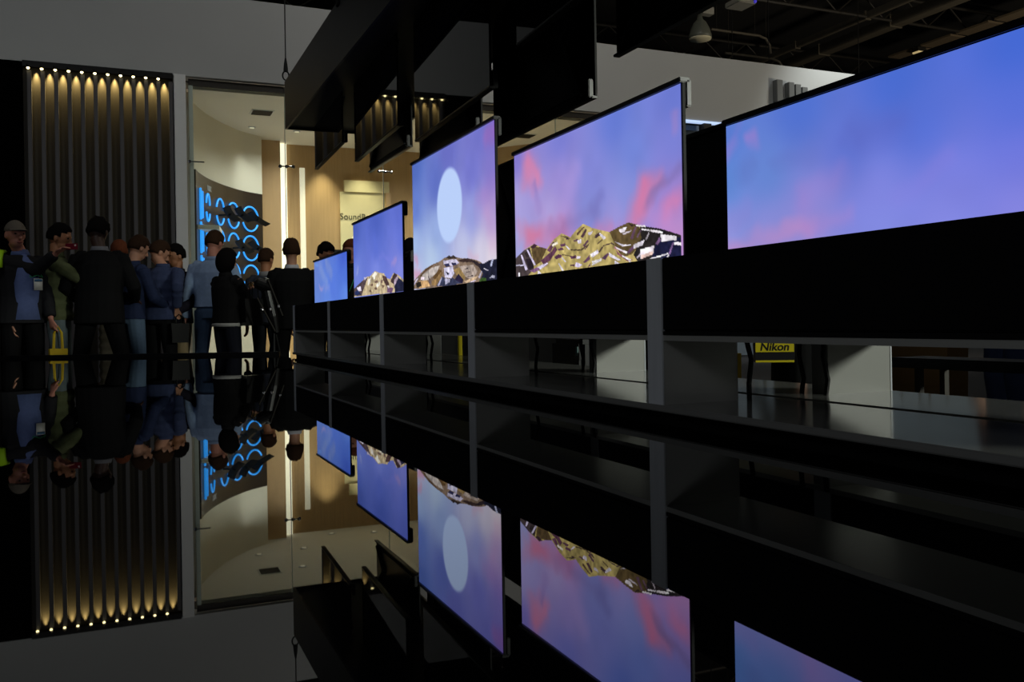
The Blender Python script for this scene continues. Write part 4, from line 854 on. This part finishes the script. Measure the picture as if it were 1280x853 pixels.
r_, i_ = person('woman with a black bob in a short black jacket holding a phone', 1.28, 12.60, 58, 2.085, 0, 0, 12, rh=(0.12, 0.40, 1.12), lh=(-0.06, 0.34, 1.30), hair=('bob', 'black'), skin='light', top=('black wool', (17, 16, 17)), hem=0.92, shirt=None, legs=('dark denim', (24, 26, 36)), bulk=1.05)
bm = BM(); loft(bm, [(0, 0, 0.885), (0, 0, 0.94)], [(0.20, 0.142), (0.192, 0.138)], 18, cap=0.05)
for v in bm.verts: v.co *= 2.085 / 1.75
part_local('blouse_hem', bm, cloth('white blouse', (190, 188, 184)), r_)
WOMAN = i_
person('figure for the glass reflection of a dark-haired man in a grey jacket beyond the black camera rig', 1.96, 13.7, 30, 2.18, 0, 15, 5, hair=('short', 'brown'), skin='tan', top=('slate', (66, 70, 80)), hem=0.88, legs=('dark slate', (40, 42, 48)), shirt=('pale grey shirt', (150, 150, 150)))  # stands in for someone's reflection in the showroom glass
person('man in a black suit with his back turned, at the far end of the row', 2.12, 12.4, 2, 2.2, 0, 0, 2, rh=(0.2, 0.26, 1.02), lh=(-0.2, 0.26, 1.02), hair=('curly', 'brown'), skin='light', top=('black suit', (12, 12, 13)), hem=0.80, legs=('black suit', (12, 12, 13)), shirt=('white shirt', (205, 205, 210)), bulk=1.18)
person('dark-haired person half hidden behind the farthest blue screen', 2.72, 13.2, 150, 2.23, 0, 0, 20, hair=('curly', 'black'), skin='tan', top=('brown cloth', (60, 48, 38)), vox=0.014)
r_, i_ = person('red-brown haired person with a green lanyard behind the tiled peak screen', 3.03, 12.65, -140, 2.24, 0, 10, 12, hair=('bob', 'red'), skin='ruddy', top=('dark olive', (40, 40, 34)), vox=0.014, rh=(0.1, 0.32, 1.05), lh=(-0.1, 0.32, 1.05))
lanyard(r_, i_, (60, 180, 120), 0.165, 1.1)
person('dark-haired person in a grey jacket between the tiled peak and moon screens', 3.40, 11.1, 40, 2.12, 0, 0, 10, hair=('short', 'black'), skin='tan', top=('grey jacket', (72, 74, 80)), vox=0.014)
r_, i_ = person('person in black with a neon yellow shoulder strap at the left frame edge', -1.60, 12.34, 170, 2.36, 0, 0, 0, hair=('short', 'black'), skin='light', top=BLACK, hem=0.84, bulk=1.15)
bm = BM(); loft(bm, [(-0.20, -0.04, 1.49), (-0.165, 0.06, 1.485), (-0.15, 0.115, 1.42), (-0.145, 0.145, 1.34)], [(0.05, 0.02)] * 4, 8, Vector((1, 0, 0)))
for v in bm.verts: v.co *= 2.36 / 1.75
part_local('neon_strap', bm, mat('neon_yellow_cloth', (190, 255, 20), 0.6), r_)
# people beyond the stands, seen under the cabinets
person('person with bare calves and a dark skirt holding a dark carrier bag', 5.2, 6.0, -70, 2.2, 0, 0, 0, rh=(0.2, 0.25, 0.86), hair=('bob', 'brown'), skin='light', top=('grey cloth', (70, 70, 74)), legs=BLACK, skirt=True, bare_legs=True, vox=0.016)
person('person in dark blue jeans standing right of the tan tote bag', 4.7, 3.55, -60, 2.3, 0, 0, 0, skin='light', top=NAVY, legs=('dark blue denim', (44, 54, 84)), vox=0.016)
person('person in grey trousers standing beyond the black bench at the right', 4.95, 3.0, -100, 2.3, 0, 0, 0, skin='light', top=BLACK, legs=('grey trousers', (70, 70, 76)), vox=0.016)
person('person in black trousers beyond the bench at the right frame edge', 4.95, 2.3, -80, 2.3, 0, 0, 0, skin='light', top=BLACK, legs=BLACK, vox=0.016)
person('person in brown trousers standing behind the black suitcase', 5.4, 9.6, -60, 2.25, 0, 0, 0, skin='tan', top=BLACK, legs=('brown cloth', (60, 48, 38)), vox=0.016)
bpy.data.scenes.remove(tmp_scene)
# ================================================================== THINGS CARRIED OR STANDING ABOUT
def phone(label, pos, d, col, lensed=False):
    t = thing('phone', label, 'phone', pos)
    p = Vector(pos)
    bm = box(-0.078, 0.078, -0.005, 0.005, -0.038, 0.038, 0.004); obj('case', bm, mat('phone_case %s' % (col,), col, 0.4), t, world=False)
    bm = box(-0.07, 0.07, 0.0051, 0.0062, -0.033, 0.033); obj('glass', bm, M_SCREEN_OFF, t, world=False)
    bm = BM(); loft(bm, [(0.052, -0.0052, 0.014), (0.052, -0.009, 0.014)], [0.012, 0.012], 10, Vector((1, 0, 0)), cap=0); obj('camera_lens', bm, mat('pale_lens', (235, 215, 205), 0.3), t, world=False)
    t.rotation_euler = (0, 0, d)
    return t
ph = CAPMAN['R']; phone('red phone held up sideways by the man in the cap', (ph.x + 0.10, ph.y + 0.04, ph.z + 0.03), -0.5, (120, 14, 40))
ph = OLIVE['R']; phone('dark phone in the hands of the man in the olive jacket', (ph.x + 0.03, ph.y, ph.z + 0.05), 1.2, (16, 16, 18))
ph = WOMAN['L']; phone('bright phone held by the woman with the black bob', (ph.x + 0.02, ph.y, ph.z + 0.03), 0.3, (150, 120, 70))
def carrier(name, label, c, w, dp, h, m, handle_h=0.16, rot=0.0):
    t = thing(name, label, 'bag', c)
    bm = BM(); v = bx(bm, -w / 2, w / 2, -dp / 2, dp / 2, 0, h)
    for q in v[:4]: q.co.x *= 0.9
    obj('bag_body', bm, m, t, world=False)
    for s in (-1, 1):
        pts = [(-w * 0.25, s * dp / 2, h - 0.01), (-w * 0.2, s * dp * 0.4, h + handle_h * 0.7), (0, s * 0.01, h + handle_h), (w * 0.2, s * dp * 0.4, h + handle_h * 0.7), (w * 0.25, s * dp / 2, h - 0.01)]
        obj('handle', tube(pts, 0.008, 6), m, t, world=False)
    t.rotation_euler = (0, 0, rot)
    return t
hl = CAPMAN['L']
carrier('carrier_bag', 'yellow paper carrier bag hanging from the hand of the man in the cap', (hl.x + 0.06, hl.y + 0.02, hl.z - 0.72), 0.20, 0.12, 0.44, mat('yellow_paper', (225, 190, 10), 0.6), 0.28, 0.2)
q = QUILT['R']
carrier('hand_bag', 'glossy black bag hanging from the hand of the bending man', (q.x + 0.02, q.y, q.z - 0.38), 0.24, 0.14, 0.26, mat('glossy_black_plastic', (9, 9, 10), 0.35, bump=0.3, scale=14, spec=0.12), 0.12, 0.3)
# carrier bag with the yellow band
nb = carrier('carrier_bag', 'dark carrier bag with a yellow lettered band, under the nearest screen', (4.86, 5.85, 0.13), 0.34, 0.14, 0.30, mat('dark_paper', (14, 14, 18), 0.5), 0.18, 0)
nb.rotation_euler = (0, 0, -0.6)
obj('band', box(-0.15, 0.15, -0.0745, -0.071, 0.085, 0.175), mat('yellow_print', (235, 215, 20), 0.6), nb, world=False)
obj('bottom_band', box(-0.15, 0.15, -0.0745, -0.071, 0.002, 0.018), mat('yellow_print', (235, 215, 20), 0.6), nb, world=False)
tx = text_obj('lettering', 'Nikon', 0.088, mat('black_print', (5, 5, 5), 0.6), Matrix.Identity(4), nb, 0.0006, 0.0022)
tx.data.transform(Matrix.Translation(nb.location))
bb = max(v.co.x for v in tx.data.vertices)
sh = Matrix(((0.225 / bb, 0.16, 0, -0.117), (0, 0, -1, -0.0752), (0, 1.0, 0, 0.098), (0, 0, 0, 1)))
tx.data.transform(sh)
yb = carrier('paper_bag', 'plain yellow paper bag standing left of the dark lettered carrier bag', (4.95, 6.66, FLOOR), 0.34, 0.16, 0.74, mat('yellow_paper', (225, 190, 10), 0.6), 0.08, -PI / 2)
tt = carrier('tote_bag', 'large tan tote bag standing beyond the bench at the right', (4.55, 4.08, FLOOR), 0.46, 0.2, 0.9, mat('tan_canvas', (122, 92, 50), 0.8), 0.2, -PI / 2 + 0.1)
obj('pocket', box(-0.16, 0.16, -0.108, -0.101, 0.25, 0.62), mat('tan_canvas', (122, 92, 50), 0.8), tt, world=False)
bn = thing('bench', 'low black bench seen under the nearest screen at the right', 'bench', (3.65, 2.5, FLOOR))
obj('seat', box(3.55, 3.8, 1.6, 3.4, 0.235, 0.285, 0.008), mat('black_blue_vinyl', (16, 16, 24), 0.5), bn)
for yy in (1.75, 3.25):
    for xx in (3.59, 3.76): obj('leg', box(xx - 0.015, xx + 0.015, yy - 0.015, yy + 0.015, FLOOR, 0.235), M_STEEL, bn)
sc_ = thing('suitcase', 'black wheeled suitcase seen under the golden hills screen', 'suitcase', (3.75, 7.15, FLOOR))
obj('shell', box(3.6, 3.9, 6.82, 7.42, FLOOR + 0.06, 0.33, 0.04), mat('black_ribbed_shell', (10, 10, 12), 0.5), sc_)
for yy in (6.9, 7.34):
    for xx in (3.66, 3.84):
        bm = BM(); loft(bm, [(xx - 0.012, yy, FLOOR + 0.032), (xx + 0.012, yy, FLOOR + 0.032)], [0.032, 0.032], 12, Vector((0, 1, 0)), 0); obj('wheel', bm, M_BLACK, sc_)
obj('strap', box(3.594, 3.906, 6.84, 6.94, 0.16, 0.22), M_BLACKSATIN, sc_)
for yy in (7.0, 7.24): obj('handle_rail', tube([(3.86, yy, 0.3), (3.86, yy, 0.5)], 0.01, 6), M_STEEL, sc_)
obj('handle_grip', tube([(3.86, 6.99, 0.5), (3.86, 7.25, 0.5)], 0.016, 8), M_BLACK, sc_)
tag_ = obj('luggage_tag', box(3.588, 3.593, 6.86, 6.9, 0.19, 0.27), mat('pale_blue_tag', (150, 190, 190), 0.5), sc_)
tag(base_obj('umbrella', tube([(3.9, 10.65, FLOOR + 0.02), (3.9, 10.65, 0.5)], 0.03, 8, 0.5), mat('yellow_cloth', (220, 200, 20), 0.8), (3.9, 10.65, FLOOR)), 'folded yellow umbrella standing beyond the moon screen stand', 'umbrella')
# camera rig beside the woman
rg = thing('camera_rig', 'tall black camera rig with shiny fittings beside the woman with the bob', 'camera', (1.80, 12.05, FLOOR))
bm = BM(); loft(bm, [(1.70, 12.05, 1.10), (1.80, 12.05, 0.62), (1.84, 12.05, 0.40)], [(0.07, 0.06), (0.075, 0.07), (0.05, 0.05)], 12); obj('padded_case', bm, mat('glossy_black_leather', (13, 13, 14), 0.28), rg)
bm = BM(); loft(bm, [(1.60, 12.03, 1.06), (1.70, 12.03, 1.02), (1.78, 12.03, 0.98)], [0.075, 0.085, 0.05], 14, Vector((0, 1, 0))); obj('camera_body', bm, M_BLACKSATIN, rg)
for (px, pz) in ((1.76, 0.70), (1.87, 0.74), (1.66, 0.70)):
    bm = BM(); ellipsoid(bm, (px, 11.96, pz), (0.022, 0.014, 0.026), 12, 8); obj('buckle', bm, M_CHROME, rg, True)
for a in (0.3, 2.4, 4.5):
    obj('leg', tube([(1.82, 12.05, 0.5), (1.82 + 0.22 * math.cos(a), 12.05 + 0.22 * math.sin(a), FLOOR)], 0.014, 6), M_BLACKSATIN, rg)
for (a, b) in (((1.60, 11.97, 0.86), (1.82, 11.97, 0.42)), ((1.74, 11.97, 1.1), (1.92, 11.97, 0.62))):
    obj('strap', tube([a, b], 0.011, 6), M_STEEL, rg)
hb_ = carrier('shoulder_bag', 'round black shoulder bag between the woman and the camera rig', (1.58, 12.42, 0.50), 0.28, 0.16, 0.36, M_BLACKSATIN, 0.22, 0.4)

ct = thing('blocker', 'added dark partition beyond the stands, seen through the gaps under the cabinets', 'blocker', (5.6, 12.0, FLOOR))  # added to block showroom light and darken the openings under the cabinets
obj('blocker_panel', box(4.05, 7.4, 11.8, 11.86, FLOOR + 0.12, 2.2, 0.004), M_BLACK, ct)
obj('foot', box(4.1, 4.2, 11.5, 12.1, FLOOR, FLOOR + 0.06), M_STEEL, ct)
obj('foot', box(7.2, 7.3, 11.5, 12.1, FLOOR, FLOOR + 0.06), M_STEEL, ct)
obj('bottom_rail', box(4.05, 7.4, 11.79, 11.87, FLOOR + 0.06, FLOOR + 0.14), M_STEEL, ct)
